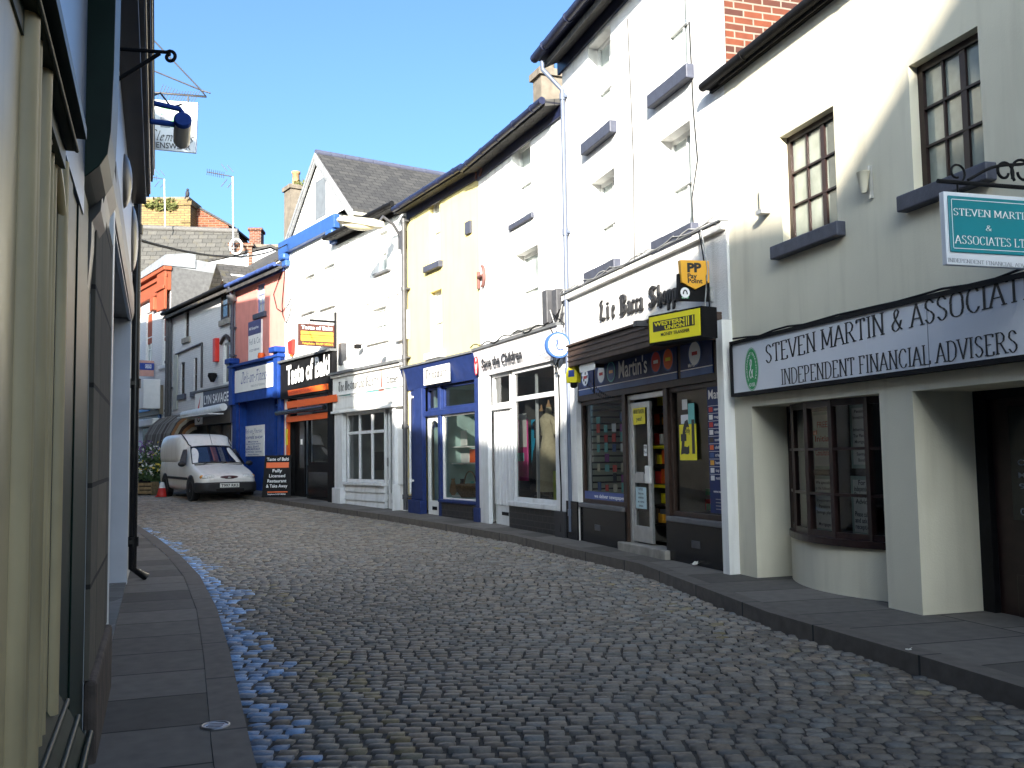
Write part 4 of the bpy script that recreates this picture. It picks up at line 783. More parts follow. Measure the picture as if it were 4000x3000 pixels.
for (x, y, lab) in ((1882, 648, 'tie plate'), (1890, 1080, 'tie plate')):
    u, z = f.uz(x, y); mb = MB(); mb.tube([f.p(u + .11 * math.cos(a), z + .19 * math.sin(a), .04) for a in [-1.5 + i * .25 for i in range(13)]], .03, 6); mb.tube([f.p(u - .2, z + .02, .04), f.p(u + .1, z, .05)], .035, 8); mb.tube([f.p(u - .20, z - .2, .03), f.p(u - .2, z + .12, .03)], .035, 6); obj('tie_plate', mb, mat('rusty_iron', (.16, .07, .06), .8, .3), Vh)
for x, y in ((2153, 1185), (2192, 1182)): u, z = f.uz(x, y); part('junction_box', Vh, DGREY, f, u - .09, u + .09, z - .33, z + .2, 0, .12, .01)
rn = random.Random(2)
for i in range(5):
    u, z = f.uz(2175, 1215, .1); P = [f.p(u + rn.uniform(-.2, .3), z - t * 1.0 + rn.uniform(-.06, .06), .12 + rn.uniform(0, .05)) for t in (0, .25, .5, .75, .95)]; m_ = [BLACK, mat('grey_cable', (0, 0, 0))][i % 2]
    q = cable(['black', 'pale grey', 'thick black', 'thin grey', 'short black'][i] + ' cable tangled below the junction boxes by the downpipe', P, .009, m_)
cable('black cables draped along the top of the pale charity sign', [f.p(u, 3.37 + .02 * math.sin(u * 4) + .03 * math.sin(u * 9), .2) for u in [.15 * i for i in range(24)]], .011)
cable('thin black cable down the charity shop right pilaster', [f.p(W - .16, z, .085 + .01 * math.sin(z * 5)) for z in (.2, .8, 1.5, 2.1, 2.8)], .011)
fp = FM.perp(.16); cu, cz = fp.uz(2179, 1348); rr = fp.uz(2225, 1348)[0] - cu
lt = thing('projecting_sign', 'round white sign with blue rim beside the charity shop fascia', 'projecting sign', fp.p(cu, cz, 0)); d = obj('disc', MB().lathe(fp.p(cu, cz, -.05), [(rr * 1.0, 0), (rr * 1.0, .08)], 32, fp.n), SIGNW, lt)
obj('rim', MB().ring(fp, cu, cz, rr * 1.02, rr * 1.04, rr * .16, .034, 32).lathe(fp.p(cu, cz, -.055), [(rr * 1.03, 0), (rr * 1.03, .085), (rr * .9, .0885), (rr * .88, .07)], 32, fp.n), BLUEB, lt)
mb = MB(); mb.ring(fp, cu + rr * .15, cz - rr * .05, rr * .38, rr * .42, rr * .13, .0345, 18, 2.6, 5.6); mb.prism(fp, [(cu - rr * .22, cz - rr * .1), (cu - rr * .08, cz - rr * .2), (cu + rr * .0, cz + rr * .5), (cu - rr * .1, cz + rr * .5)], .031, .035); mb.prism(fp, [(cu - rr * .1, cz + rr * .1), (cu + rr * .05, cz + rr * .05), (cu - rr * .22, cz + rr * .45), (cu - rr * .3, cz + rr * .4)], .031, .0352); obj('fingers_mark', mb, INKB, d)
for dx in (.12, .38): obj('eye_mark', MB().ring(fp, cu + rr * dx, cz + rr * .02, rr * .10, rr * .12, rr * .04, .035, 12), INKB, d)
obj('bracket', MB().box(fp, cu + rr, -.0, cz + .02, cz + .12, -.05, .0), BLUEB, lt)
qc = at(2142, 312, 18.5); chimney(Vh, qc[:2], .40, .5, zv - .5, qc.z, CONC, CONC, 1, Fr(qc[:2], f.d), CONC)

# ---- china shop: pale yellow
f = FC; W = f.W; zy = 6.76
wt = f.R(1677, 1718, 770, 1030); wm_ = f.R(1681, 1726, 1135, 1375)
uS0, uD0, uD1, uW0, uW1 = [f.uz(x, 1750)[0] for x in (1640, 1663, 1714, 1724, 1866)]
shop = (.45, W - .02, -.3, 2.84, .2)
Ch = shell('china_shop', 'pale yellow house with navy shop front and gothic name plate', f, 0, W, -.3, zy, zy, [shop, wt, wm_], YELLOW, 7, .2, reveal=.25)
gutter(Ch, f, .1, W, zy + .04, zy + .04, .3, .06, NAVYT, .3, .2)
for h in (wt, wm_): sash(Ch, f, h, WPAINT, CURT, 1, 2, .15, WPAINT if h is wm_ else SLATEB, ext=.14, sh=.14, sproj=.10)
part('vent_cover', Ch, SLATEB, f, *f.R(1824, 1844, 866, 914), 0, .05)
mb = MB(); q0, q1 = 2.80, 3.28; mb.hexa([f.p(-.02, q0, 0), f.p(W, q0, 0), f.p(W, q1, 0), f.p(-.02, q1, 0)] + [f.p(-.02, q0, .03), f.p(W, q0, .03), f.p(W, q1, .17), f.p(-.02, q1, .17)]); fa = obj('fascia', mb, NAVY, Ch); part('fascia_lead', fa, LEAD, f, 0, W, q1, q1 + .04, 0, .2)
ff = Fr(f.p(0, 0, .11)[:2], f.d); pl = [(1657, 1441), (1755, 1419), (1768, 1484), (1671, 1506)]; u0, u1 = ff.uz(1662, 1470)[0], ff.uz(1762, 1452)[0]; z0, z1 = ff.uz(1718, 1497)[1], ff.uz(1706, 1430)[1]
npn = part('name_plate', fa, PAPER, ff, u0, u1, z0, z1, .02, .045, .006); mb = MB()
for a in ((u0 + .03, u1 - .03, z1 - .045, z1 - .033), (u0 + .03, u1 - .03, z0 + .033, z0 + .045), (u0 + .03, u0 + .042, z0 + .045, z1 - .045), (u1 - .042, u1 - .03, z0 + .045, z1 - .045)): mb.box(ff, *a, .045, .047)
obj('plate_border', mb, INK, npn); text(ff, 'Chinaware', u0 + .10, u1 - .10, z0 + .12, z0 + .12, (z1 - z0) * .52, .048, INK, npn, style='gothic')
part('jamb', Ch, NAVY, f, .18, .47, -.1, 2.8, -.19, .004); part('pilaster', Ch, NAVY, f, uS0 - .12, uD0 - .02, .45, 2.8, -.02, .08, .01); part('pilaster_base', Ch, NAVY, f, uS0 - .35, uD0, -.2, .45, -.02, .14, .012); part('pilaster', Ch, NAVY, f, uW1, W, .40, 2.8, -.02, .06, .01); part('pilaster_base', Ch, NAVY, f, uW1 - .02, W + .05, -.2, .40, -.02, .1, .012)
ztr = f.uz(1800, 1601)[1]; ztd = f.uz(1690, 1622)[1]
part('transom', Ch, NAVY, f, uD0 - .02, uW1, ztr - .06, ztr + .05, -.1, .03, .008); part('mullion', Ch, NAVY, f, uD1, uW0, .0, 2.8, -.1, .02, .008)
glaze(Ch, f, uD0, uD1, ztr + .05, 2.8, -.05, NAVY, name='fanlight'); glaze(Ch, f, uW0, uW1, ztr + .05, 2.8, -.05, NAVY, name='fanlight')
mw = glaze(Ch, f, uW0, uW1, .50, ztr - .06, -.03, WPAINT, fw=.035); part('sill', mw, NAVY, f, uW0 - .05, uW1, .44, .50, -.1, .07, .01); part('stall_riser', Ch, TILEB, f, uD1, uW1, -.2, .44, -.1, .01)
mb = MB()
for a in ((uD0, uD0 + .09, .1, ztd), (uD1 - .09, uD1, .1, ztd), (uD0 + .09, uD1 - .09, .1, .45), (uD0 + .09, uD1 - .09, ztd - .10, ztd)): mb.box(f, *a, -.1, -.05)
um = (uD0 + uD1) / 2; ru = (uD1 - uD0) / 2 - .09
for s in (-1, 1): mb.prism(f, ([(um + s * ru, ztd - .10), (um + s * ru, ztd - .32)] + [(um + s * ru * math.cos(a), ztd - .32 + .21 * math.sin(a)) for a in (.4, .8, 1.2, 1.5)] + [(um, ztd - .10)])[::s], -.1, -.055)
dr = obj('door', mb, WPAINT, Ch); obj('pane', MB().quad(f, uD0 + .05, uD1 - .05, .4, ztd - .05, -.08), GLASS, dr); part('letterbox', dr, BLACK, f, um - .11, um + .11, .26, .33, -.05, -.04)
part('door_step', Ch, PAPER, f, uD0 - .02, uD1 + .02, -.1, .12, -.1, .06)
room(Ch, f, uD0 - .01, uW1 + .02, .44, 2.78, -.2, -1.3, mat('pale_teal_lining', (.40, .55, .52), .9, .2, 3))
sh = thing('display_shelf', 'glass shelves of china and pictures in the navy shop window', 'shelving', f.p(uW0 + .5, .5, -.7)); mb = MB()
ix = lambda x, o: f.uz(x, 1750, o)[0]; wA_, wB_ = ix(1735, -.8), ix(1862, -.8)
for z in (1.55, 1.2, .52): mb.box(f, wA_, wB_, z - .012, z + .012, -1.0, -.6)
obj('shelf_board', mb, PAPER, sh)
for (a, b, z0_, z1_, m_) in ((.12, .5, 1.62, 1.95, CYAN), (.55, 1.0, 1.58, 1.9, PAPER), (.6, 1.1, 1.22, 1.42, PAPER), (1.15, 1.45, 1.22, 1.5, ORNG)):
    obj('picture', MB().box(f, wA_ + a * (wB_ - wA_) / 1.5, wA_ + b * (wB_ - wA_) / 1.5, z0_, z1_, -.85, -.82), m_, sh)
for i in range(7): obj('vase', MB().lathe(f.p(lerp(wA_, wB_, .08 + i * .14), .535, -.75 + .12 * (i % 2)), [(.04, 0), (.09, .08 + .02 * (i % 3)), (.07, .2), (.035, .26 + .05 * (i % 2)), (.05, .3 + .05 * (i % 2))], 14), [PAPER, BLUEB, CYAN, TERRA, PAPER, BROWN, CYAN][i], sh)
bsk = thing('wicker_basket', 'round brown wicker basket on the floor of the navy shop window', 'basket', f.p(ix(1835, -.45), .53, -.45)); ub2 = ix(1835, -.45); obj('bowl', MB().lathe(f.p(ub2, .53, -.45), [(.18, 0), (.28, .14), (.30, .26), (.27, .27), (.25, .12)], 18), mat('wicker', (.16, .09, .04), .9, .4, 30, .6), bsk); obj('handle', MB().tube([f.p(ub2 + .28 * math.cos(a), .75 + .3 * math.sin(a), -.45) for a in [i * math.pi / 10 for i in range(11)]], .015, 6), mat('wicker', (0, 0, 0)), bsk)
downpipe(Ch, f, .13, .1, zy - .1, .05, .12, DGREY, 5, False); downpipe(Ch, f, .30, .45, 2.75, .022, .07, WPAINT, 2, False)

# ---- newspaper office: white, panelled front
f = FG; W = f.W; zg = 6.92
wt = f.R(1479, 1513, 905, 1060); wm_ = f.R(1452, 1508, 1202, 1330); shop = (.28, W - .5, -.3, 2.47, .25)
Gh = shell('newspaper_office', 'white painted house with pale panelled front and clapboard below its window', f, 0, W, -.3, zg, zg, [shop, wt, wm_], WHITE, 7, .12, reveal=.18)
gutter(Gh, f, 0, W, zg + .04, zg + .04, .32, .06, BLACK, .3, .14)
for h in (wt, wm_): sash(Gh, f, h, WPAINT, PALEG, 2, 2, .14, LEAD if h is wt else WPAINT, ext=.2, sh=.06, sproj=.08)
part('string_course', Gh, WHITE, f, .6, W - .3, 5.02, 5.06, 0, .03)
z1, z0 = 3.44, 2.47; fa = part('fascia', Gh, WPAINT, f, -.03, W, z0, z1, 0, .12); part('fascia_lead', fa, LEAD, f, -.06, W + .02, z1, z1 + .06, 0, .24); part('moulding', fa, WPAINT, f, -.03, W, z1 - .07, z1 - .001, .12, .18, .01); part('moulding', fa, WPAINT, f, -.03, W, z0 + .44, z0 + .48, .12, .15, .006)
part('moulding', fa, WPAINT, f, -.03, W, z0, z0 + .06, .12, .17, .008)
for a, b in ((.12, W * .46), (W * .5, W - .3)):
    mb = MB()
    for q in ((a, b, z0 + .38, z0 + .40), (a, b, z0 + .12, z0 + .14), (a, a + .02, z0 + .14, z0 + .38), (b - .02, b, z0 + .14, z0 + .38)): mb.box(f, *q, .12, .135)
    obj('sunk_panel', mb, WPAINT, fa)
ff = Fr(f.p(0, 0, .122)[:2], f.d)
textpx(ff, 'The Westmorland Gazette', 1322, 1530, 1478, 1500, 1494, .002, INK, fa, style='gothic'); textpx(ff, 'Citizen', 1509, 1499, 1554, 1490, 1471, .002, INK, fa, bold=.2); textpx(ff, 'The', 1492, 1496, 1507, 1494, 1480, .002, INKG, fa, bold=0)
textpx(ff, '01229 580624', 1376, 1539, 1424, 1531, 1533, .002, INK, fa, bold=.1)
for a, b, y0, y1 in ((1325, 1369, 1541, 1535), (1430, 1486, 1527, 1518), (1500, 1552, 1513, 1505)): ua, za = ff.uz(a, y0); ub_, zb2 = ff.uz(b, y1); obj('teal_stripe', MB().box(ff, ua, ub_, za - .05, za, .001, .003, zb2 - za), CYAN, fa)
u, z = ff.uz(1489, 1528); obj('spire_mark', MB().prism(ff, [(u - .16, z), (u + .18, z), (u + .05, z + .1), (u + .01, z + .75), (u - .03, z + .1)], .001, .004), mat('rust_print', (.30, .08, .05), .6), fa)
ua, ub_, uc_, ud = [f.uz(x, 1750)[0] for x in (1352, 1502, 1508, 1562)]
part('pilaster', Gh, GPAINT, f, .05, ua - .02, .6, z0, -.02, .10, .01); part('pilaster_base', Gh, GPAINT, f, .02, ua + .0, -.2, .62, -.02, .16, .015); part('pilaster', Gh, GPAINT, f, ud - .02, W - .55, .75, z0, -.02, .12, .01); part('pilaster', Gh, WPAINT, f, W - .5, W - .1, .75, z0, -.02, .05, .01); part('pilaster_base', Gh, GPAINT, f, ud - .05, W - .4, -.2, .76, -.02, .18, .015)
zs_, ztr = f.uz(1426, 1884)[1], f.uz(1426, 1688)[1]; mw = glaze(Gh, f, ua, ub_, zs_, z0, -.02, GPAINT, vs=(lerp(ua, ub_, .335), lerp(ua, ub_, .66)), hs=(ztr,), bw=.07, fw=.07)
part('sill', mw, GPAINT, f, ua - .06, ub_ + .05, zs_ - .07, zs_, -.08, .10, .01); mb = MB()
for k in range(4): a = -.05 + k * (zs_ + .02) / 4; mb.hexa([f.p(ua, a, -.06), f.p(ub_ + .03, a, -.06), f.p(ub_ + .03, a + zs_ / 4, -.06), f.p(ua, a + zs_ / 4, -.06)] + [f.p(ua, a, .05), f.p(ub_ + .03, a, .05), f.p(ub_ + .03, a + zs_ / 4, .015), f.p(ua, a + zs_ / 4, .015)])
obj('clapboard', mb, GPAINT, Gh); mb = MB()
for a in ((uc_, uc_ + .09, .05, z0), (ud - .09, ud, .05, z0), (uc_, ud, z0 - .10, z0 - .003), (uc_ + .09, ud - .09, .05, .55)): mb.box(f, *a, -.1, -.05)
dr = obj('door', mb, GPAINT, Gh, bevel=.006); obj('pane', MB().quad(f, uc_ + .05, ud - .05, .5, z0 - .08, -.08), GLASS, dr); part('letterbox', dr, BLACK, f, uc_ + .2, ud - .2, .33, .40, -.05, -.04); obj('handle', MB().tube([f.p(uc_ + .045, 1.15, -.02), f.p(uc_ + .045, 1.35, -.02)], .015, 6), DGREY, dr)
room(Gh, f, ua - .02, ud + .02, .5, z0, -.2, -1.8, mat('grey_office', (.30, .31, .30), .9, .3, 2)); part('blue_desk_panel', Gh, mat('pale_blue_board', (.20, .34, .42), .6), f, f.uz(1378, 1750, -.66)[0], f.uz(1440, 1750, -.66)[0], 1.0, 1.5, -.7, -.66); part('dark_monitor', Gh, DGREY, f, f.uz(1460, 1750, -.72)[0], f.uz(1494, 1750, -.72)[0], 1.05, 1.5, -.8, -.72); part('window_shelf', Gh, PAPER, f, ua, ub_, zs_ - .05, zs_ + .02, -.9, -.15)
for k, m_ in enumerate((RED, PAPER, CYAN, PAPER)): part('door_leaflet', dr, m_, f, uc_ + .14 + .08 * (k % 2), ud - .2 + .04 * (k % 2), 1.95 - k * .28, 2.12 - k * .28, -.09, -.085)
u, z = f.uz(1348, 1380); part('loudspeaker_box', Gh, DGREY, f, u - .12, u + .1, z - .3, z + .25, 0, .14, .015); u, z = f.uz(1345, 1437); part('meter_box', Gh, WPAINT, f, u - .05, u + .55, z - .1, z + .15, 0, .1, .01)
for (x, y), s in (((1425, 1355), 1), ((1515, 1388), 0)):
    u, z = f.uz(x, y); fl = thing('floodlight', ['small white floodlight over the pale panelled fascia', 'small black spotlight on the white newspaper house'][s], 'floodlight', f.p(u, z, .1)); obj('lamp_head', MB().box(f, u - .08, u + .08, z - .05, z + .05, .12, .25), [WPAINT, BLACK][s], fl, bevel=.01); obj('arm', MB().tube([f.p(u, z + .1, 0), f.p(u, z, .18)], .012, 6), DGREY, fl)
u, z = f.uz(1560, 1300); part('white_meter_case', Gh, WPAINT, f, u - .05, u + .5, z - .2, z + .45, 0, .12, .01)
# street lamp on wall
u, z = f.uz(1596, 925); lp = thing('street_lamp', 'long street lantern on curved arm fixed beside the yellow house downpipe', 'street lamp', f.p(W - .05, z, .1)); fp = f.perp(W - .05); tip = 1.6; zl_ = 6.42
obj('bracket_box', MB().box(f, W - .14, W + .04, z - .25, z + .15, 0, .14), DGREY, lp); obj('arm', MB().tube([fp.p(-.1, z, 0), fp.p(-.3, z + .28, 0), fp.p(-.55, z + .42, 0), fp.p(-.7, zl_ + .02, 0)], .035, 8), DGREY, lp)
hd = obj('lantern', MB().mesh([fp.p(u_, zz, o_) for u_, wv, za_, zb2 in ((-.55, .10, zl_ - .04, zl_ + .10), (-.8, .14, zl_ - .06, zl_ + .13), (-1.5, .14, zl_ - .03, zl_ + .11), (-1.62, .05, zl_ + .0, zl_ + .06)) for o_, zz in ((-wv, za_), (wv, za_), (wv * .7, zb2), (-wv * .7, zb2))], [(i * 4 + j, i * 4 + (j + 1) % 4, i * 4 + 4 + (j + 1) % 4, i * 4 + 4 + j) for i in range(3) for j in range(4)] + [(3, 2, 1, 0), (12, 13, 14, 15)]), mat('pale_lantern', (.42, .40, .33), .5), lp, bevel=.015)
obj('bowl', MB().ellip(fp.p(-1.12, zl_ - .05, 0), (.36, .11, .10), 14, 8, (fp.d, fp.n, V3((0, 0, 1)))), mat('lamp_bowl', (.50, .46, .34), .15), hd)

# ---- curry house: white gable, black and orange front
f = FT; W = f.W; zg = 7.66; ap = f.uz(1231, 608, .1); zr = ap[1]; um = ap[0]; hwT = (f.uz(1386, 815, .1)[0] - f.uz(1123, 938, .1)[0]) / 2
w1, w2 = f.R(1186, 1228, 1075, 1212), f.R(1259, 1308, 1035, 1192); vent = f.R(1233, 1274, 700, 850); shop = (.25, W - .15, -.3, 3.05, .2)
c = f.p(um, .2, -.2); Th = thing('gabled_restaurant', 'white gabled house with blue beam above the black and orange restaurant front', 'building', c); mb = MB()
front(mb, f, 0, W, -.3, zg, zg, [shop, w1, w2], 0, .18); mb.poly([f.p(um - hwT + .2, zg, 0), f.p(um + hwT - .2, zg, 0), f.p(um, zr - .12, 0)])
for u in (0, W): q = [f.p(u, -.3, 0), f.p(u, -.3, -9), f.p(u, zg, -9), f.p(u, zg, 0)]; mb.poly(q if u == 0 else q[::-1])
obj('wall', mb, WHITE, Th); mb = MB(); ov = .09; dz = (zr - zg) / (hwT - .2)
for s in (-1, 1):
    ue = um + s * (hwT + .05); ze = zg - .25 * dz
    P = [(ue, ze), (um, zr)] if s < 0 else [(um, zr), (ue, ze)]
    mb.hexa([f.p(P[0][0], P[0][1], ov), f.p(P[1][0], P[1][1], ov), f.p(P[1][0], P[1][1], -9), f.p(P[0][0], P[0][1], -9)] + [f.p(P[0][0], P[0][1] + .1, ov), f.p(P[1][0], P[1][1] + .1, ov), f.p(P[1][0], P[1][1] + .1, -9), f.p(P[0][0], P[0][1] + .1, -9)])
rf = obj('roof', mb, SLATE2, Th); mb = MB(); k = 0
for i in range(22): a, b = ov - i * .42, ov - (i + 1) * .42 + .01; mb.tube([f.p(um, zr + .09, a), f.p(um, zr + .09, b)], .09, 8)
obj('ridge_tiles', mb, mat('blue_ridge_tile', (.07, .075, .11), .5), rf); mb = MB()
for s in (-1, 1):
    ue = um + s * (hwT + .08); ze = zg - .28 * dz
    for t0, t1, oo in ((-.20, .08, ov + .03), (-.10, .02, ov + .055)):
        P = [(ue, ze + t0), (um, zr + t0), (um, zr + t1), (ue, ze + t1)]; mb.prism(f, P if s < 0 else P[::-1], ov - .02 + (.03 if oo > ov + .04 else 0), oo)
obj('bargeboard', mb, mat('pale_grey_boards', (.24, .245, .25), .5, .15, 6, dirt=.3), rf)
bm = part('blue_beam', Th, BLUEB, f, -.15, W + .18, zg - .42, zg - .06, 0, .16, .01)
for u in (-.02, W - .30): part('corbel', bm, BLUEB, f, u, u + .42, zg - .62, zg - .425, 0, .22, .06); part('corbel', bm, BLUEB, f, u + .1, u + .42, zg - .80, zg - .625, 0, .14, .02)
part('vent_panel', Th, mat('grey_louvre', (.14, .155, .17), .6), f, *vent, -.02, .015)
mb = MB(); mb.tube([f.p(um + hwT + .12, zg - .32 * dz, ov - i * 1.2) for i in range(6)], .06, 8); obj('gutter', mb, mat('pale_lantern', (0, 0, 0)), Th)
for h in (w1, w2): sash(Th, f, h, WPAINT, PALEG, 2, 3, .14, WPAINT, meet=False, ext=.08, sh=.08)
qc = at(1156, 748, 31.5); chimney(Th, qc[:2], .62, .6, 6.0, qc.z, CONC, CONC, 1, Fr(qc[:2], f.d))
pl_ = thing('chimney_weed', 'weeds growing on top of the pale chimney behind the gable', 'plant', at(1175, 722, 31.3)); LEAF = mat('dull_leaf', (.10, .11, .03), .8, .4, 5); q = at(1176, 722, 31.4); obj('foliage', MB().leaves(q, (.28, .25, .14), 110, .08, 3), LEAF, pl_)
# front
fz0, fz1 = 3.05, 4.08; fa = part('fascia', Th, BLACK, f, .02, W, fz0, fz1, 0, .14); part('fascia_lead', fa, LEAD, f, -.02, W + .04, fz1, fz1 + .06, 0, .22)
ff = Fr(f.p(0, 0, .16)[:2], f.d)
textpx(ff, 'Taste of Balti', 1119, 1503, 1288, 1458, 1432, .03, INKW, fa, bold=.35, name='sign_letters')
def band(root, pts, m, o1=.17, o0=.141, name='orange_band'):   # pts px: left top, left bottom, right top, right bottom
    a, b = f.uz(*pts[0], o1), f.uz(*pts[1], o1); c_, d_ = f.uz(*pts[2], o1), f.uz(*pts[3], o1); return obj(name, MB().prism(f, [b, (d_[0], b[1] + (d_[1] - b[1]) * .3), (c_[0], a[1] + (c_[1] - a[1]) * .3), a], o0, o1), m, root)
b1 = band(fa, [(1124, 1526), (1126, 1547), (1278, 1497), (1279, 1519)], ORNG); textpx(ff, 'INDIAN RESTAURANT', 1130, 1542, 1230, 1522, 1530, .012, RED, b1)
band(fa, [(1119, 1570), (1122, 1596), (1313, 1540), (1314, 1566)], ORNG); band(Th, [(1117, 1629), (1117, 1650), (1281, 1608), (1283, 1632)], ORNG, .12, .02); aw = obj('awning_roll', MB().tube([f.p(-.1, 2.66, .2), f.p(W - .35, 2.66, .2)], .07, 10), BLACKG, Th)
ua, ub_, uc_ = [f.uz(x, 1750)[0] for x in (1175, 1200, 1303)]
part('jamb', Th, BLACK, f, .22, .45, -.2, 3.04, -.19, .002); part('post', Th, ORNG, f, .27, .42, .2, 2.6, .003, .06); part('yellow_notice', Th, YELS, f, .25, .40, 1.75, 2.2, .061, .07); part('pilaster', Th, BLACK, f, W - .35, W, -.2, fz0, 0, .12, .01)
sw = glaze(Th, f, ub_, W - .36, 1.18, 2.55, -.02, BLACK, vs=(), fw=.08); part('stall_riser', Th, BLACK, f, ub_, W - .36, -.2, 1.18, -.1, .0); part('riser_panel', Th, BLACKG, f, ub_ + .12, W - .48, .35, 1.0, 0, .015, .008)
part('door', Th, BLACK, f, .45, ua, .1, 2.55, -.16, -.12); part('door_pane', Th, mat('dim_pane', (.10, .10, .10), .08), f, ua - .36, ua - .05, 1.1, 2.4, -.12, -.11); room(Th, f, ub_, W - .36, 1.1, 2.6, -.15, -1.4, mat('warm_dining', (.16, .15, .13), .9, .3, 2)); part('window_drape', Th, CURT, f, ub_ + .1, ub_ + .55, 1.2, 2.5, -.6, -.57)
part('menu_card', Th, PAPER, f, ua - .28, ua - .15, 1.75, 1.9, -.108, -.10)
# projecting sign
up = W - .05; fp = f.perp(up); pj = thing('projecting_sign', 'dark brown and amber restaurant sign board hanging from black wall bracket', 'projecting sign', fp.p(-.3, 5, 0))
a, b = fp.uz(1166, 1263), fp.uz(1304, 1356); a = (max(a[0], -1.6), a[1]); bd_ = obj('board', MB().box(fp, a[0], b[0], b[1], a[1], -.04, .03), mat('brown_sign', (.07, .02, .015), .5), pj)
hh = a[1] - b[1]; L_ = b[0] - a[0]
for k0, k1, m_ in ((.52, .66, AMBER), (.22, .48, AMBER)): obj('amber_band', MB().box(fp, a[0] + .05, b[0] - .03, b[1] + hh * k0, b[1] + hh * k1, .03, .034), m_, bd_)
text(fp, 'Taste of Balti', a[0] + .06, b[0] - .06, b[1] + hh * .76, b[1] + hh * .76, hh * .16, .036, INKW, bd_, bold=.3); text(fp, 'Fully Licensed Restaurant', a[0] + .08, b[0] - .06, b[1] + hh * .37, b[1] + hh * .37, hh * .07, .036, RED, bd_); text(fp, '& Take Away', a[0] + .45, b[0] - .4, b[1] + hh * .26, b[1] + hh * .26, hh * .07, .036, RED, bd_); text(fp, 'Telephone: 01229 582562', a[0] + .08, b[0] - .04, b[1] + hh * .06, b[1] + hh * .06, hh * .09, .036, AMBER, bd_)
obj('bracket', MB().tube([fp.p(a[0] + .3, a[1] + .10, 0), fp.p(.05, a[1] + .10, 0)], .03, 6).tube([fp.p(-.02, a[1] + .35, 0), fp.p(-.02, b[1] - .2, 0)], .04, 6).tube([fp.p(a[0] + .3, a[1], 0), fp.p(a[0] + .3, a[1] + .1, 0)], .015, 6), BLACK, pj)
u, z = f.uz(1145, 1355); ra = thing('alarm_box', 'red alarm box on white wall left of the amber projecting sign', 'alarm box', f.p(u, z, .05)); obj('case', MB().prism(f, [(u - .12, z - .2), (u + .14, z - .22), (u + .2, z + .2), (u - .2, z + .15)], 0, .1), RED, ra, bevel=.01); obj('strobe', MB().lathe(f.p(u, z - .28, .05), [(.04, 0), (.05, .06)], 8), ORNG, ra)
# A board
q = gnd(1085, 1940, PH); fa_ = Fr((q.x, q.y), (1, .05)); ab = thing('a_board', 'black pavement board advertising restaurant with white and orange writing', 'pavement sign', q); wv, hv = .40, 1.15; zb = q.z
obj('front_board', MB().hexa([fa_.p(-wv, zb, .17), fa_.p(wv, zb, .17), fa_.p(wv - .04, zb + hv, -.05), fa_.p(-wv + .04, zb + hv, -.05)] + [fa_.p(-wv, zb, .20), fa_.p(wv, zb, .20), fa_.p(wv - .04, zb + hv, -.02), fa_.p(-wv + .04, zb + hv, -.02)]), BLACK, ab); obj('back_board', MB().hexa([fa_.p(-wv, zb, -.3), fa_.p(wv, zb, -.3), fa_.p(wv - .04, zb + hv, -.09), fa_.p(-wv + .04, zb + hv, -.09)] + [fa_.p(-wv, zb, -.27), fa_.p(wv, zb, -.27), fa_.p(wv - .04, zb + hv, -.06), fa_.p(-wv + .04, zb + hv, -.06)]), BLACK, ab)
class Tilt(Fr):
    def p(s, u, z, o=0): t = (z - zb) / hv; return Fr.p(s, u, z, o + .20 - .22 * t)
ft = Tilt((q.x, q.y), (1, .05)); obj('orange_panel', MB().quad(ft, -wv + .09, wv - .09, zb + .80, zb + .95, .004), ORNG, ab); obj('orange_panel', MB().quad(ft, -wv + .15, wv - .1, zb + .12, zb + .15, .004), ORNG, ab)
for s, z, l in (('Taste of Balti', 1.0, .30), ('Fully', .68, .13), ('Licensed', .54, .22), ('Restaurant', .40, .26), ('& Take Away', .26, .29), ('Telephone 01229 582562', .06, .25)): text(ft, s, -l, l, zb + z, zb + z, .035 if l == .25 else .085, .005, INKW, ab, bold=.1)
# ---- delicatessen: pink, blue front
f = FD; W = f.W; zp = 6.9; w1 = f.R(1003, 1034, 1108, 1222); shop = (.45, W - .25, -.1, 3.4, .35)
Dh = shell('pink_delicatessen', 'salmon pink house with bright blue shop front and white name board', f, 0, W, -.3, zp, zp, [shop, w1], PINK, 7, .62, SLATE2, reveal=.14)
gutter(Dh, f, 0, W, zp + .05, zp + .05, .28, .06, mat('faded_blue', (.045, .08, .24), .5, .2, 6, dirt=.3), .28, .16)
sash(Dh, f, w1, mat('lilac_frame', (.20, .22, .40), .5), PALEG, 2, 3, .10, SLATEB, meet=False, ext=.16, sh=.16, sproj=.08)
z0, z1 = 3.40, 4.16; fa = part('fascia', Dh, BLUE, f, .1, W, z0 - .25, z1 + .12, 0, .14, .01); part('cornice', fa, BLUE, f, .0, W + .05, z1 + .12, z1 + .20, 0, .26, .01)
sg = part('name_board', fa, PAPER, f, .45, W - .42, z0 + .06, z1, .14, .165, .005); text(f, 'Deli-on-Finesse', 1.0, W - .75, 3.72, 3.72, .34, .167, INKB, sg, style='script'); text(f, 'DELICATESSEN', 1.9, 3.0, 3.56, 3.56, .06, .167, INKG, sg, bold=0)
for u in (.02, W - .36): q = part('console', fa, BLUE, f, u, u + .36, z0 - .3, z1 + .25, .0, .22, .02); part('console_cap', q, BLUE, f, u - .06, u + .42, z1 + .25, z1 + .42, 0, .34, .03)
part('pilaster', Dh, BLUE, f, .05, .42, -.1, z0 - .3, 0, .10, .01); part('pilaster', Dh, BLUE, f, W - .3, W - .04, -.1, z0 - .3, 0, .10, .01)
part('jamb', Dh, BLUE, f, .43, .47, -.1, 3.38, -.34, .003); part('jamb', Dh, BLUE, f, W - .27, W - .23, -.1, 3.38, -.34, .003)
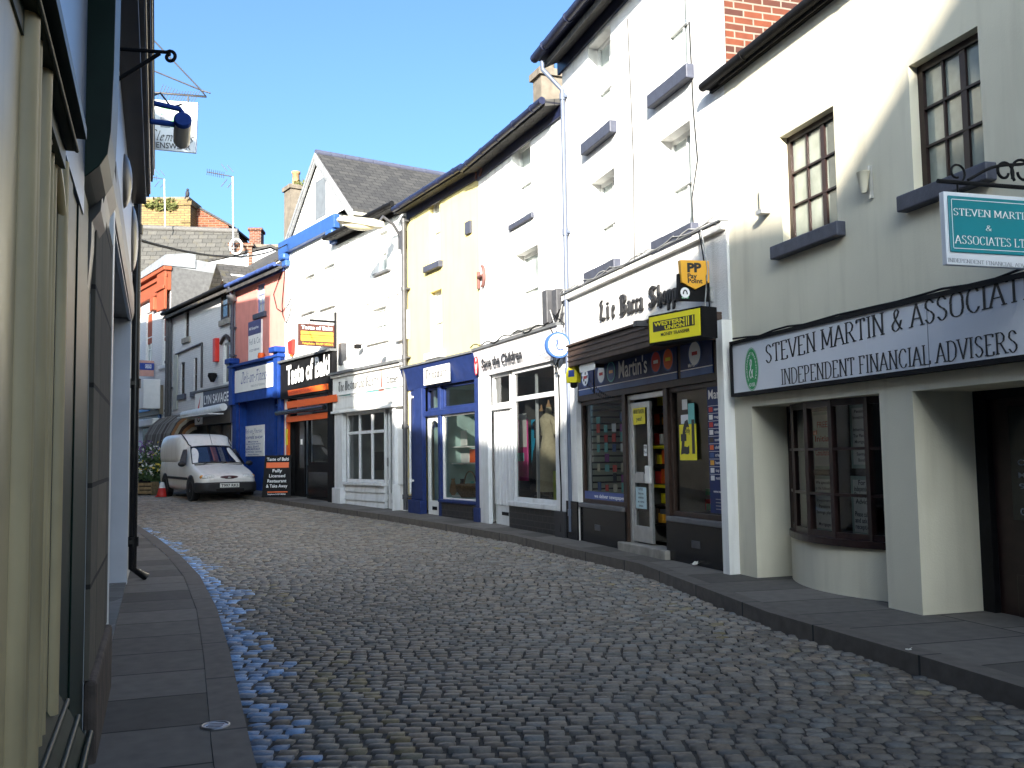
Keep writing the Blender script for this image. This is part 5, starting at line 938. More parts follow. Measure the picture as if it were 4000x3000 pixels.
ua, ub_ = f.uz(945, 1750)[0], f.uz(1045, 1750)[0]; part('blue_panelling', Dh, BLUE, f, .45, ub_, -.1, 3.4, -.30, -.22); glaze(Dh, f, ub_, W - .28, .9, 3.0, -.24, BLUE, gm=mat('dim_pane', (.1, .1, .1)), fw=.06); part('stall_riser', Dh, BLUE, f, ub_, W - .28, -.1, .9, -.3, -.22)
cs = f.R(951, 1032, 1662, 1782, -.2); pn = part('menu_board', Dh, PAPER, f, *cs, -.22, -.19, .004); hh = cs[3] - cs[2]; um = (cs[0] + cs[1]) / 2; L_ = cs[1] - cs[0]
text(f, 'Deli-on-Finesse', um - L_ * .42, um + L_ * .42, cs[3] - hh * .24, cs[3] - hh * .24, hh * .13, -.187, INKB, pn, style='script')
for s, k, h_, wd in (('COFFEE SHOP', .43, .075, .44), ('Morvera', .55, .05, .24), ('TEA & COFFEE BEANS', .62, .035, .36), ('ALL DAY', .72, .06, .28), ('BREAKFAST', .80, .06, .34), ('PIE SPECIALS - QUICHE', .88, .045, .4), ('Home Baking', .96, .035, .26)): text(f, s, um - L_ * wd, um + L_ * wd, cs[3] - hh * k, cs[3] - hh * k, hh * h_, -.187, INKB, pn, bold=.15)
obj('cup_mark', MB().ring(f, um, cs[3] - hh * .31, .09, .06, .02, -.187, 16), INKG, pn)
bb = f.R(977, 1027, 1255, 1408); ag = part('letting_board', Dh, PAPER, f, *bb, 0, .06, .01); hh = bb[3] - bb[2]; obj('dark_header', MB().box(f, bb[0], bb[1], bb[3] - hh * .34, bb[3] + .02, .06, .064), mat('indigo_print', (.06, .06, .16), .5), ag)
text(f, 'All Enquiries', bb[0] + .08, bb[1] - .2, bb[3] - hh * .2, bb[3] - hh * .2, hh * .07, .066, INKW, ag); text(f, 'Fell & Co', bb[0] + .1, bb[1] - .08, bb[2] + hh * .42, bb[2] + hh * .42, hh * .15, .063, INKG, ag, bold=0); text(f, '01229 480444', bb[0] + .12, bb[1] - .15, bb[2] + hh * .24, bb[2] + hh * .24, hh * .06, .063, INKG, ag)
downpipe(Dh, f, .06, 4.3, zp - .3, .06, .12, SLATEB, 3, False, (.2, .3, .3)); obj('hopper', MB().lathe(f.p(.06, zp - .55, .14), [(.06, 0), (.16, .2), (.17, .3)], 10), DGREY, Dh)
u, z = f.uz(1033, 1395); obj('orange_lamp', MB().lathe(f.p(u, z - .1, .1), [(.07, 0), (.11, .1), (.09, .22)], 10), ORNG, Dh)
for lab, s in (('long looping black wire hanging on the pink wall', 0), ('second black wire loop hanging lower on the pink wall', 1)):
    cable(lab, [f.p(*f.uz(x, y), .03) for x, y in (((1120, 975), (1108, 1050), (1090, 1100), (1072, 1150), (1085, 1205), (1105, 1218), (1130, 1190), (1140, 1165)), ((1120, 1010), (1112, 1110), (1105, 1190), (1108, 1230), (1122, 1262), (1135, 1230), (1142, 1190)))[s]], .012)

# ---- hairdresser: white painted house with dormer
f = FL; W = f.W; zl = 6.96
wA, wB = f.R(723, 739, 1215, 1318), f.R(867, 888, 1190, 1238); wC, wD = f.R(706, 722, 1415, 1540), f.R(757, 770, 1398, 1528); wE = f.R(873, 897, 1340, 1497)
shop = (.6, W - .3, -.1, 3.0, .4); dr_ = f.R(868, 897, 1165, 1242)
Lh = shell('hairdresser_house', 'white painted house with small gabled dormer and dark hairdresser sign', f, 0, W, -.3, zl, zl, [shop, wA, wC, wD, wE], BRICKW, 7, .7, SLATE, reveal=.15)
gutter(Lh, f, -.1, W, zl + .04, zl + .04, .3, .06, BLACK, .28, .18)
for h in (wA, wC, wD, wE): sash(Lh, f, h, BROWN if h is not wE else WPAINT, DKWIN, 1, 2, .1, STONE if h is wA else (SLATEB if h is not wE else None), ext=.2, sh=.2, sproj=.08)
obj('window_hood', MB().tube([f.p(lerp(wE[0] - .15, wE[1] + .15, t), wE[3] + .02 + .22 * math.sin(math.pi * t), .04) for t in [i / 8 for i in range(9)]], .06, 6), BROWN, Lh)
# dormer
u0, u1 = f.uz(872, 1200)[0], f.uz(900, 1200)[0]; um = (u0 + u1) / 2; zd0, zd1 = f.uz(886, 1246)[1], f.uz(886, 1082)[1]; ww = (u1 - u0) / 2 + .12; zapx = f.uz(880, 1045)[1]
d = obj('dormer', MB().prism(f, [(um - ww, zd0 - .05), (um + ww, zd0 - .05), (um + ww, zd1), (um, zapx - .1), (um - ww, zd1)], -2.6, .02), WPAINT, Lh); sash(d, f, (u0, u1, zd0, zd1 - .1), BROWN, DKWIN, 1, 3, -.03, STONE, ext=.2, sh=.2, meet=False, fw=.07); mb = MB()
for s in (-1, 1):
    P = [(um + s * (ww + .35), zd1 - .45), (um, zapx)] if s < 0 else [(um, zapx), (um + s * (ww + .35), zd1 - .45)]
    mb.hexa([f.p(P[0][0], P[0][1], .35), f.p(P[1][0], P[1][1], .35), f.p(P[1][0], P[1][1], -3), f.p(P[0][0], P[0][1], -3)] + [f.p(P[0][0], P[0][1] + .08, .35), f.p(P[1][0], P[1][1] + .08, .35), f.p(P[1][0], P[1][1] + .08, -3), f.p(P[0][0], P[0][1] + .08, -3)])
obj('dormer_roof', mb, SLATE, d)
z0, z1 = f.uz(775, 1605)[1], f.uz(775, 1528)[1]; a, b = f.uz(776, 1560)[0], f.uz(914, 1560)[0]; dk = mat('dusk_sign', (.05, .052, .085), .5)
fa = part('fascia_sign', Lh, dk, f, a, b, z0 - .55, z1 - .08, .05, .12); pw = part('logo_panel', fa, PAPER, f, a, a + (b - a) * .24, z0 - .5, z1 - .10, .12, .13); uu = a + (b - a) * .12
obj('flame_mark', MB().prism(f, [(uu - .08, z0 - .28), (uu + .1, z0 - .28), (uu + .03, z0 + .05), (uu + .2, z0 + .5), (uu - .12, z0 + .05)], .131, .134), INKR, pw); obj('ring_mark', MB().ring(f, uu, z0 - .22, .2, .2, .05, .133, 16), INK, pw)
text(f, 'LYN SAVAGE', a + (b - a) * .27, b - .15, z0 + .17, z0 + .17, .30, .124, INKW, fa, bold=.2); part('sign_lower', fa, mat('brown_strip', (.10, .085, .07), .6), f, a + (b - a) * .24, b, z0 - .54, z0 - .1, .12, .128); part('cornice', Lh, LEAD, f, a - .3, b + .1, z1 - .07, z1 - .01, 0, .16)
q = obj('awning_cassette', MB().tube([f.p(a - .6, 2.98, .35), f.p(b + .05, 3.05, .35)], .12, 10), WPAINT, Lh); part('awning_arm', q, WPAINT, f, a + .2, b - .1, 2.82, 2.86, .3, .8)
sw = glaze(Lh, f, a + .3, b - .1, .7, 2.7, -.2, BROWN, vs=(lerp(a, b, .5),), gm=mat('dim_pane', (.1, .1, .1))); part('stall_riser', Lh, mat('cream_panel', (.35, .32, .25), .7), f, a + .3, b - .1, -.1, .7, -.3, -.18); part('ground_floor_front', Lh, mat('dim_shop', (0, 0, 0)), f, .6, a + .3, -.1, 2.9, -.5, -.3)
ba = f.uz(684, 1400)[0]; part('side_banner', Lh, mat('faded_banner', (.42, .43, .38), .7), f, ba, ba + .45, f.uz(690, 1600)[1], f.uz(690, 1385)[1], .02, .06)
mb = MB(); P = [f.uz(690, 1385), f.uz(793, 1340)]; mb.tube([f.p(*P[0], .04), f.p(*P[1], .04)], .04, 5); mb.tube([f.p(*P[1], .04), f.p(P[1][0], f.uz(790, 1515)[1], .04)], .04, 5); obj('cable_trunking', mb, DGREY, Lh)
u, z = f.uz(853, 1368); part('red_box', Lh, RED, f, u - .12, u + .12, z - .4, z + .4, 0, .16, .02)
u, z = f.uz(853, 1470); obj('spotlight', MB().lathe(f.p(u, z, .2), [(.06, -.2), (.16, 0), (.14, .1)], 10), BLACK, Lh)
downpipe(Lh, f, f.uz(658, 1500)[0] + .5, 1, zl, .06, .1, DGREY, 3, False)
# striped awning over the flower stall, bowed front
ua, ub_ = f.uz(660, 1640)[0], f.uz(770, 1610)[0]; ztw = f.uz(770, 1608)[1]; ST = bricks('striped_canvas', (.26, .24, .20), (.07, .05, .04), (.26, .24, .20), .16, 20, .001, .9, .1, 0, .1)
ar = [(0, ztw), (.35, ztw - .10), (.68, ztw - .38), (.88, ztw - .75), (.95, ztw - 1.15)]; zq = ztw - 1.15; mb = MB(); aw = thing('striped_awning', 'brown and cream striped bowed awning over the flower display', 'awning', f.p((ua + ub_) / 2, 3, .5))
for (o0, q0), (o1, q1) in zip(ar[:-1], ar[1:]): mb.hexa([f.p(ua, q1 - .02, o1), f.p(ub_, q1 - .02, o1), f.p(ub_, q0 - .02, o0), f.p(ua, q0 - .02, o0)] + [f.p(ua, q1, o1), f.p(ub_, q1, o1), f.p(ub_, q0, o0), f.p(ua, q0, o0)])
obj('canvas', mb, ST, aw); mb = MB(); 
for s, mm in ((.0, ORANGE), (.3, PAPER), (.55, BROWN), (.8, ORANGE)):
    pass
CB = [mat('tan_canvas', (.30, .14, .06), .8), mat('cream_canvas', (.36, .32, .24), .8), BROWN, mat('tan_canvas', (0, 0, 0)), mat('cream_canvas', (.3, .26, .2), .8)]
for k in range(5):
    s0, s1 = 1 - k * .11, 1 - (k + 1) * .11; mb = MB(); sc2 = lambda p, s: (p[0] * s, zq + (p[1] - zq) * s)
    for p, q in zip(ar[:-1], ar[1:]): A_, B_, C_, D_ = sc2(p, s0), sc2(q, s0), sc2(q, s1), sc2(p, s1); mb.poly([f.p(ub_, A_[1], A_[0]), f.p(ub_, B_[1], B_[0]), f.p(ub_, C_[1], C_[0]), f.p(ub_, D_[1], D_[0])][::-1])
    obj('end_stripe', mb, CB[k], aw)

# ---- bakery: brick and stone cornice
f = FX; W = f.W; zx = 8.7
h1, h2 = f.R(570, 594, 1220, 1415), f.R(635, 657, 1200, 1425); h3 = f.R(540, 556, 1300, 1420)
Xh = shell('bakery_house', 'white bakery house with orange painted cornice and tall arched windows', f, -6, W, -.3, zx, zx, [h1, h2], BRICKW, 8, .35, SLATE, reveal=.2, eave=False)
for h in (h1, h2): wn = sash(Xh, f, h, WPAINT, PALEG, 2, 4, .12, WPAINT, ext=.3, sh=.14, sproj=.1); part('red_tympanum', wn, ORANGE, f, h[0] + .06, h[1] - .06, h[3] - 1.3, h[3] - .07, -.1, -.06)
c = part('cornice', Xh, ORANGE, f, -6, W + .02, zx - .75, zx + .0, 0, .16, .02); part('cornice_moulding', c, ORANGE, f, -6, W + .12, zx + .002, zx + .16, 0, .32, .03); part('cornice_moulding', c, ORANGE, f, -6, W + .06, zx - .25, zx - .10, .16, .24, .02)
for u in (W - 1.1, h1[1] + .3, h3[0] - .2, h3[0] - 2.5): q = part('corbel', c, ORANGE, f, u, u + .55, zx - 1.3, zx - .76, 0, .2, .04); 
part('pier', Xh, ORANGE, f, W - 1.05, W + .04, zx - 1.5, zx - .001, .161, .26, .02); part('pier_band', Xh, ORANGE, f, W - 1.1, W + .08, zx - .72, zx - .58, .261, .33, .02)
# lead capped parapet roof
mb = MB(); zc = zx + .17; mb.hexa([f.p(-6, zc, -.3), f.p(W - .3, zc + .98, -.3), f.p(W - .3, zc + 1.5, -.9), f.p(-6, zc + .6, -.9)] + [f.p(-6, zc, .28), f.p(W - .3, zc + .95, .28), f.p(W - .3, zc + 1.5, -.8), f.p(-6, zc + .5, -.8)])
pl_m = mat('pale_lead', (.22, .23, .24), .5, .2, 5)
mb = MB(); zc += .01; mb.hexa([f.p(-6, zc, -.9), f.p(W + .1, zc, -.9), f.p(W + .1, zc + .62, -.9), f.p(-6, zc + .3, -.9)] + [f.p(-6, zc, .34), f.p(W + .1, zc, .34), f.p(W + .1, zc + .42, .26), f.p(-6, zc + .1, .26)]); obj('lead_cap', mb, pl_m, Xh)
P = [f.uz(745, 1115, .1), f.uz(823, 1120, 0)]
fe = Fr(f.p(W + .02, 0, -5)[:2], f.n); zv2 = at(830, 1112, f.p(W, 0, -5).y).z; obj('side_wall', MB().prism(fe, [(0, 5.5), (5, 5.5), (5, zx + .16), (0, zv2 - .1)], -.03, .02), mat('grey_slate_hung', (.10, .10, .10), .8, .2, 8), Xh); obj('white_verge', MB().prism(fe, [(0, zv2 - .1), (5.2, zx + .17), (5.2, zx + .62), (0, zv2 + .22)], -.03, .14), pl_m, Xh); obj('corner_board', MB().prism(fe, [(4.6, 6.0), (5.0, 6.0), (5.0, zx + .1), (4.6, zx + .05)], .021, .05), WPAINT, Xh)
z0, z1 = f.uz(570, 1600)[1], f.uz(570, 1530)[1]; fa = part('fascia', Xh, mat('tan_fascia', (.20, .17, .12), .6), f, -6, W - .9, z0 - .3, z1 + .1, 0, .15); a, b = f.uz(543, 1580)[0], f.uz(602, 1580)[0]
pn = part('blue_sign', fa, mat('sky_blue_sign', (.02, .20, .50), .4), f, a, b, z0 - .12, z1 - .1, .15, .22, .01); text(f, 'GREGGS', a + .35, b - .2, z0 + .15, z0 + .15, .5, .225, INKW, pn, bold=.4)
for k in range(4): part('logo_square', pn, [ORNG, INKW, AMBER, ORNG][k], f, a + .1 + .14 * (k % 2), a + .22 + .14 * (k % 2), z0 + .1 + .16 * (k // 2), z0 + .24 + .16 * (k // 2), .22, .224)
fp = f.perp(f.uz(606, 1350)[0]); a, b = fp.uz(535, 1418), fp.uz(598, 1470); pj = thing('projecting_sign', 'faded pink and blue bakery sign board projecting from white wall', 'projecting sign', fp.p(-.3, 5, 0)); q = (max(a[0], -1.5), -.05); bd_ = obj('board', MB().box(fp, q[0], q[1], f.uz(590, 1475)[1], f.uz(590, 1415)[1], -.05, .05), mat('faded_pink', (.50, .27, .22), .6), pj); zz = f.uz(590, 1455)[1]
zt2, zb2 = f.uz(590, 1415)[1], f.uz(590, 1475)[1]; zm = lerp(zb2, zt2, .62); obj('blue_band', MB().box(fp, q[0], q[1], zm - .14, zm + .14, .05, .055), INKB, bd_); text(fp, 'GREGGS', q[0] + .3, q[1] - .1, zm - .07, zm - .07, .15, .058, INKW, bd_, bold=.2)
part('white_box_sign', Xh, PAPER, f, W - 1.6, W - .7, z0 - .1, z1 + .3, .16, .8, .03); part('awning_roll', Xh, PAPER, f, -6, W - .9, z0 - .75, z0 - .45, .05, .4, .05); part('shop_glazing', Xh, mat('dim_pane', (.1, .1, .1)), f, W - 3.6, W - 1.4, .9, 3.1, .01, .05); part('blue_door_post', Xh, BLUEB, f, W - 1.3, W - 1.1, 0, 3.2, .01, .09)
downpipe(Xh, f, W + .06, 1, zx - 1.6, .07, .14, DGREY, 4, False)
# ---- roofs and chimneys behind
BH = thing('back_building', 'big slate roofed building behind the bakery with wide ridge', 'building', (-17, 52, 6)); Yb = 50
e0, e1 = at(440, 1330, 46), at(1010, 1330, 46); r0, r1 = at(440, 886, Yb), at(930, 905, Yb); h1_ = at(1010, 1010, 49)
mb = MB(); mb.poly([e0, e1, r1, r0]); mb.poly([e1, at(1060, 1330, 50), r1]); back = V3((0, 8, -4)); mb.poly([r0, r1, r1 + back, r0 + back]); obj('roof', mb, bricks('big_slates', (.062, .060, .055), (.088, .084, .076), (.030, .028, .026), .50, .30, .02, .8, .6, .5, .35, moss=(.085, .078, .06)), BH)
obj('ridge', MB().tube([r0 + V3((0, 0, .02)), r1 + V3((0, 0, .02))], .16, 8), mat('ridge_clay', (.10, .095, .09), .7), BH); fb = Fr((e0.x, 46.6), (1, 0)); obj('wall', MB().box(fb, -2, 9, 0, e0.z + .2, -9, 0), CONC, BH)
cb = at(640, 885, 53); tp = at(640, 772, 53); x0, x1 = at(480, 800, 53).x, at(744, 800, 53).x; YC = thing('brick_stack', 'wide yellow brick chimney stack behind the big slate roof', 'chimney', (x0, 53, cb.z - 2)); fb = Fr((x0, 53), (1, 0)); obj('shaft', MB().box(fb, 0, x1 - x0, cb.z - 3, tp.z - .45, -1.6, 0), BRICKY, YC); obj('oversailing_course', MB().box(fb, -.08, x1 - x0 + .08, tp.z - .45, tp.z - .1, -1.7, .08), BRICKY, YC); obj('flaunching', MB().box(fb, .1, x1 - x0 - .1, tp.z - .1, tp.z + .05, -1.5, -.05), CONC, YC)
pw_ = thing('chimney_weed', 'green weeds sprouting from the yellow brick chimney stack', 'plant', at(640, 795, 52.8)); c_ = at(640, 795, 52.9); obj('foliage', MB().leaves(at(615, 797, 52.9), (.75, .25, .35), 170, .14, 1).leaves(at(665, 800, 52.9), (.45, .2, .4), 130, .14, 2).leaves(at(575, 800, 52.9), (.25, .1, .15), 30, .1, 6), LEAF, pw_)
bp_ = at(732, 772, 52.6); bird = thing('bird', 'small dark bird perched on right end of the yellow brick stack', 'bird', bp_); mb = MB(); mb.ellip(bp_ + V3((0, 0, .22)), (.12, .11, .2)); mb.ellip(bp_ + V3((.02, -.03, .44)), (.075, .075, .08)); mb.tube([bp_ + V3((.08, -.04, .44)), bp_ + V3((.16, -.05, .42))], [.02, .004], 6); mb.tube([bp_ + V3((-.05, .02, .15)), bp_ + V3((-.16, .05, -.05))], [.06, .03], 6); mb.tube([bp_ + V3((.03, 0, .1)), bp_ + V3((.03, 0, -.02))], .012, 5); obj('body', mb, mat('dark_feathers', (.02, .02, .025), .7), bird)
fb = Fr((at(748, 880, 54).x, 54), (1, 0)); zb_ = at(800, 900, 54).z; P = [(x, y) for x, y in ((748, 905), (900, 905), (890, 878), (775, 812), (748, 828))]; pts = [((at(x, y, 54).x - fb.O.x), at(x, y, 54).z) for x, y in P]
BRICK2 = bricks('far_red_brick', (.20, .055, .022), (.10, .030, .018), (.16, .11, .075), .42, .14, .022)
RG = thing('brick_gable_end', 'red brick gable end right of the yellow chimney stack', 'building', at(800, 900, 54)); obj('wall', MB().prism(fb, pts, -4, 0), BRICK2, RG); obj('roof', MB().prism(fb, [(pts[2][0] + .35, pts[2][1] - .2), (pts[2][0] + .35, pts[2][1] - .08), (pts[3][0] - .1, pts[3][1] + .16), (pts[3][0] - .1, pts[3][1] + .03)], -4, .1), SLATE2, RG)
def stack(name, lab, xl, xr, yt, yb, Y, m, cap=True, dep=.9):
    a, b = at(xl, yt, Y), at(xr, yb, Y); t = thing(name, lab, 'chimney', (a.x, Y, b.z)); fb = Fr((a.x, Y), (1, .1)); obj('shaft', MB().box(fb, 0, b.x - a.x, b.z - 2.5, a.z - .12, -dep, 0), m, t)
    if cap: obj('cap', MB().box(fb, -.07, b.x - a.x + .07, a.z - .12, a.z, -dep - .07, .07), CONC if m is CONC else m, t)
    return t
stack('brick_chimney', 'brown brick chimney carrying the tall television aerial', 898, 982, 950, 1035, 38, BRICKB); stack('brick_chimney', 'narrow red brick chimney rising behind the pale rendered stack', 974, 1018, 890, 960, 46, BRICK); stack('rendered_chimney', 'squat beige rendered stack beside the brown brick chimney', 985, 1092, 955, 1030, 40, CONC, True, 1.6)
def aerial(lab, xm, yb, yt, Y, L_, wd):
    a, b = at(xm, yb, Y), at(xm - 3, yt, Y); t = thing('tv_aerial', lab, 'aerial', a, 0, 'television aerials on the far roofs'); m_ = mat('pale_alloy', (.62, .60, .58), .4, .1, metal=.3); obj('mast', MB().tube([a, b], .035, 6), m_, t); mb = MB(); d_ = V3((-1, -.35, .12)).normalized(); e_ = V3((.25, -.6, .75)).normalized()
    mb.tube([b, b + d_ * L_], .022, 6)
    for i in range(9): c = b + d_ * (L_ * (.35 + .65 * i / 8)); mb.tube([c - e_ * .14, c + e_ * .14], .012, 4)
    obj('boom', mb, DGREY, t); mb = MB()
    for s, q in ((.05, 1), (.3, 1), (.05, -1), (.3, -1)): c = b + d_ * (L_ * s) + V3((0, 0, .05 * q)); mb.tube([c + V3((.08, 0, .12 * q)), c + V3((-.16, 0, .42 * q))], .016, 4)
    obj('reflector', mb, DGREY, t); return t
aerial('tall television aerial mounted on the brown brick chimney', 912, 1000, 690, 37.8, 1.0, 1); aerial('television aerial standing before the yellow brick stack', 645, 885, 700, 49, 1.1, 1)
dsh = at(925, 965, 37.7); ds_ = thing('satellite_dish', 'small white ring shaped satellite dish on the brown brick chimney', 'satellite dish', dsh); obj('dish', MB().tube([dsh + V3((.24 * math.cos(a), -.1, .3 * math.sin(a))) for a in [i * math.pi / 10 for i in range(21)]], .045, 8), PAPER, ds_); obj('arm', MB().tube([dsh, dsh + V3((-.25, -.2, -.25))], .02, 5), DGREY, ds_)
cable('overhead wire crossing from the left hand pipe to the blue beam', sag(at(528, 933, 11), at(1120, 955, 26.5), .28, 16), .018)
# ================================================================ LEFT HAND ROW
f = FLW; uY = lambda Y: (Y - 5.473) / .936
GRN = mat('dark_green_gloss', (.004, .016, .010), .42, .3, 5, spec=.15); CRM = mat('cream_gloss', (.47, .36, .19), .38, .15, 4, dirt=.6); PIERS = bricks('pale_pier_stone', (.13, .11, .08), (.08, .07, .055), (.03, .025, .02), .8, .42, .012, .95, .5, 0, .3)
def row_house(name, label, f, prof, ze, m, holes=(), deep=-7, front_o=0, over=.12, wallz=-.3):
    u0, u1 = prof[0][0], prof[-1][0]; t = thing(name, label, 'building', f.p((u0 + u1) / 2, .1, -1)); mb = MB(); front(mb, f, u0, u1, wallz, ze, ze, list(holes), front_o, .3)
    for u, zr in (prof[0], prof[-1]): q = [f.p(u, wallz, front_o), f.p(u, wallz, deep), f.p(u, ze, deep), f.p(u, zr - .02, -3.5), f.p(u, ze, front_o)]; mb.poly(q if u == u0 else q[::-1])
    mb.poly([f.p(u1, wallz, deep), f.p(u0, wallz, deep), f.p(u0, ze, deep), f.p(u1, ze, deep)]); obj('wall', mb, m, t); mb = MB()
    for (a, za), (b, zb) in zip(prof[:-1], prof[1:]): mb.poly([f.p(a, ze - .05, over), f.p(b, ze - .05, over), f.p(b, zb, -3.5), f.p(a, za, -3.5)]); mb.poly([f.p(b, ze, deep - .2), f.p(a, ze, deep - .2), f.p(a, za, -3.5), f.p(b, zb, -3.5)])
    obj('roof', mb, SLATE2, t); return t
row_house('unseen_corner_house', 'tall rendered house behind the camera shading the cream shop', f, [(-32, 10.5), (-18.75, 10.5), (-18.2, 11.2), (-16.0, 9.55)], 6.3, WHITE)  # unseen; ridge line shaped for the shade it casts on the cream shop
row_house('unseen_hipped_house', 'hipped roof house behind the camera next to the tall rendered one', f, [(-15.98, 9.55), (-14.9, 10.35), (-11.0, 8.85)], 6.2, WHITE)  # unseen; ridge peak shaped to give the stepped shadow edge
row_house('unseen_plain_house', 'plain grey house behind the camera joining the green shop', f, [(-10.98, 8.4), (-7.5, 8.3)], 5.5, WHITE2)  # unseen; ridge height set by the shade it throws across the street
# near shop: dark green with cream window mouldings
GS = row_house('green_shop', 'dark green shop at far left with cream moulded window frame', f, [(-7.48, 8.3), (uY(3.95), 8.35)], 5.6, GRN)
P = lambda x: f.uz(x, 1500)[0]
mb = MB(); mb.box(f, P(-260), P(82), .25, 2.2, .0, .03)
for a, b, r in ((-40, 8, .03), (8, 34, .022), (34, 48, .014), (48, 82, .026)): u = (P(a) + P(b)) / 2; mb.tube([f.p(u, .25, .03), f.p(u, 2.2, .03)], r, 10)
w1 = obj('window_moulding', mb, CRM, GS); mb = MB(); zb = f.uz(150, 2835)[1]; mb.box(f, P(90), P(228), zb, 2.2, -.02, .004)
for a, b, r in ((88, 108, .020), (108, 124, .016), (124, 138, .012), (150, 168, .017), (168, 186, .014), (188, 228, .026)): u = (P(a) + P(b)) / 2; mb.tube([f.p(u, zb - .02, .004), f.p(u, 2.2, .004)], r, 10)
mb.tube([f.p(lerp(P(96), P(214), t), 1.98 + .17 * math.sin(math.pi * t) ** .6, .012) for t in [i / 14 for i in range(15)]], .014, 8)
obj('window_moulding', mb, CRM, GS)
mb = MB(); mb.hexa([f.p(P(70), .1, .0), f.p(P(240), .1, .0), f.p(P(240), zb, .0), f.p(P(70), zb, .0)] + [f.p(P(70), .1, .10), f.p(P(240), .1, .10), f.p(P(240), zb - .16, .09), f.p(P(70), zb - .16, .09)])
for o_, z_ in ((.03, zb - .05), (.06, zb - .10), (.095, zb - .15)): mb.tube([f.p(P(60), z_, o_), f.p(P(245), z_, o_)], .009, 8)
obj('window_sill', mb, GRN, GS)
yA, yB = uY(2.58), uY(3.72); mb = MB(); mb.box(f, yA, yB, .05, 2.75, -.03, .004).box(f, lerp(yA, yB, .15), lerp(yA, yB, .35), .3, 2.35, .004, .010).box(f, lerp(yA, yB, .55), lerp(yA, yB, .8), .3, 2.35, .004, .010); mb.box(f, yA - .02, yB + .02, .05, .32, .004, .03); obj('pilaster', mb, GRN, GS, bevel=.003)
def extr(f, u0, u1, prof, m, root, name, bevel=0):
    A_ = [f.p(u0, z, o) for o, z in prof]; B_ = [f.p(u1, z, o) for o, z in prof]; n = len(prof)
    return obj(name, MB().mesh(A_ + B_, [tuple(range(n)), tuple(range(2 * n - 1, n - 1, -1))] + [(i, n + i, n + (i + 1) % n, (i + 1) % n) for i in range(n)]), m, root, bevel=bevel)
extr(f, uY(3.36), uY(3.76), [(-.02, 2.36), (.0, 2.37), (.03, 2.395), (.065, 2.43), (.09, 2.475), (.10, 2.56), (.107, 2.8), (.112, 3.5), (-.02, 3.5)], GRN, GS, 'console', .003)
fa = part('fascia', GS, mat('white_blue_gloss', (.17, .21, .28), .3, .05, 4), f, -7.4, uY(3.35), 2.24, 3.35, -.02, .015); mb = MB(); ue = uY(2.46); mb.box(f, -7.4, ue, 2.215, 2.245, .0, .085).box(f, -7.4, ue, 2.18, 2.215, .0, .06).box(f, -7.4, ue, 2.13, 2.18, .0, .035); mb.tube([f.p(-7.4, 2.182, .062), f.p(ue, 2.182, .062)], .006, 6); obj('fascia_moulding', mb, GRN, fa)
part('cornice', GS, GRN, f, -7.4, uY(3.35), 3.35, 3.55, 0, .2)
# second shop: pale stone pier, white board, dark cornice, recessed doorway
rec = (uY(5.42), uY(9.72), -.2, 2.84, .62)
BS = row_house('gift_shop', 'stone fronted shop at left with blue lamps and dark moulded cornice', f, [(uY(3.97), 8.35), (1.9, 8.45), (6.18, 8.5)], 5.6, mat('left_wall_render', (.55, .55, .54), .8, .1, 4), [rec])
part('pier', BS, PIERS, f, uY(3.98), uY(5.40), .45, 2.60, 0, .02, .004); part('pier_base', BS, mat('brown_stone_base', (.075, .055, .042), .85, .4, 8, .4), f, uY(3.98), uY(5.36), -.1, .45, 0, .05, .02); part('door_jamb', BS, WPAINT, f, uY(5.405), uY(5.52), .1, 2.83, -.06, .024, .008)
part('far_jamb', BS, mat('cool_white_plaster', (.62, .63, .66), .7, .05, 4), f, uY(9.70), uY(9.85), .1, 2.83, -.61, .004)  # one even cool white over the whole jamb
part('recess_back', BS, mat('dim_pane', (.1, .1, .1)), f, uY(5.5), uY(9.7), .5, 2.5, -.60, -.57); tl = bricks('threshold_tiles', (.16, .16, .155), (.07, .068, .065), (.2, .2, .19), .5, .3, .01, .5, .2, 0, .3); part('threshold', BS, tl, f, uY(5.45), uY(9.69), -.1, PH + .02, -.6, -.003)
con = lambda name, Y0, Y1, pr, m: (lambda A_, B_, n: obj(name, MB().mesh(A_ + B_, [tuple(range(n)), tuple(range(2 * n - 1, n - 1, -1))] + [(i, n + i, n + (i + 1) % n, (i + 1) % n) for i in range(n)]), m, BS, bevel=.004))([f.p(uY(Y0), z, o) for o, z in pr], [f.p(uY(Y1), z, o) for o, z in pr], len(pr))
GRY = mat('grey_gloss_paint', (.10, .092, .085), .4, .15, 6, spec=.25)
con('console', 3.80, 4.15, [(-.02, 2.05), (.0, 2.06), (.012, 2.25), (.012, 2.33), (.045, 2.38), (.05, 2.44), (-.02, 2.46)], GRY); con('console', 4.4, 4.85, [(-.02, 2.3), (.01, 2.31), (.02, 2.56), (.03, 2.62), (.06, 2.68), (.064, 2.76), (-.02, 2.78)], GRY)
wb = part('white_board', BS, mat('white_blue_gloss', (0, 0, 0)), f, uY(4.0), uY(9.9), 2.80, 3.95, -.02, .008); con('sloping_fascia', 5.4, 9.8, [(-.3, 2.825), (.018, 2.825), (.034, 2.9), (.03, 3.1), (-.3, 3.15)], GRY)
for Y, z, rz_, ru_ in ((7.2, 3.52, .21, .20), (9.55, 3.62, .34, .30)):
    c = f.p(uY(Y), z, .004); obj('oval_sign', MB().ellip(c, (ru_, .065, rz_), 24, 12, (f.d, f.n, V3((0, 0, 1)))), mat('oval_bronze', (.10, .085, .07), .3, .3, 3), BS)
mb = MB(); 
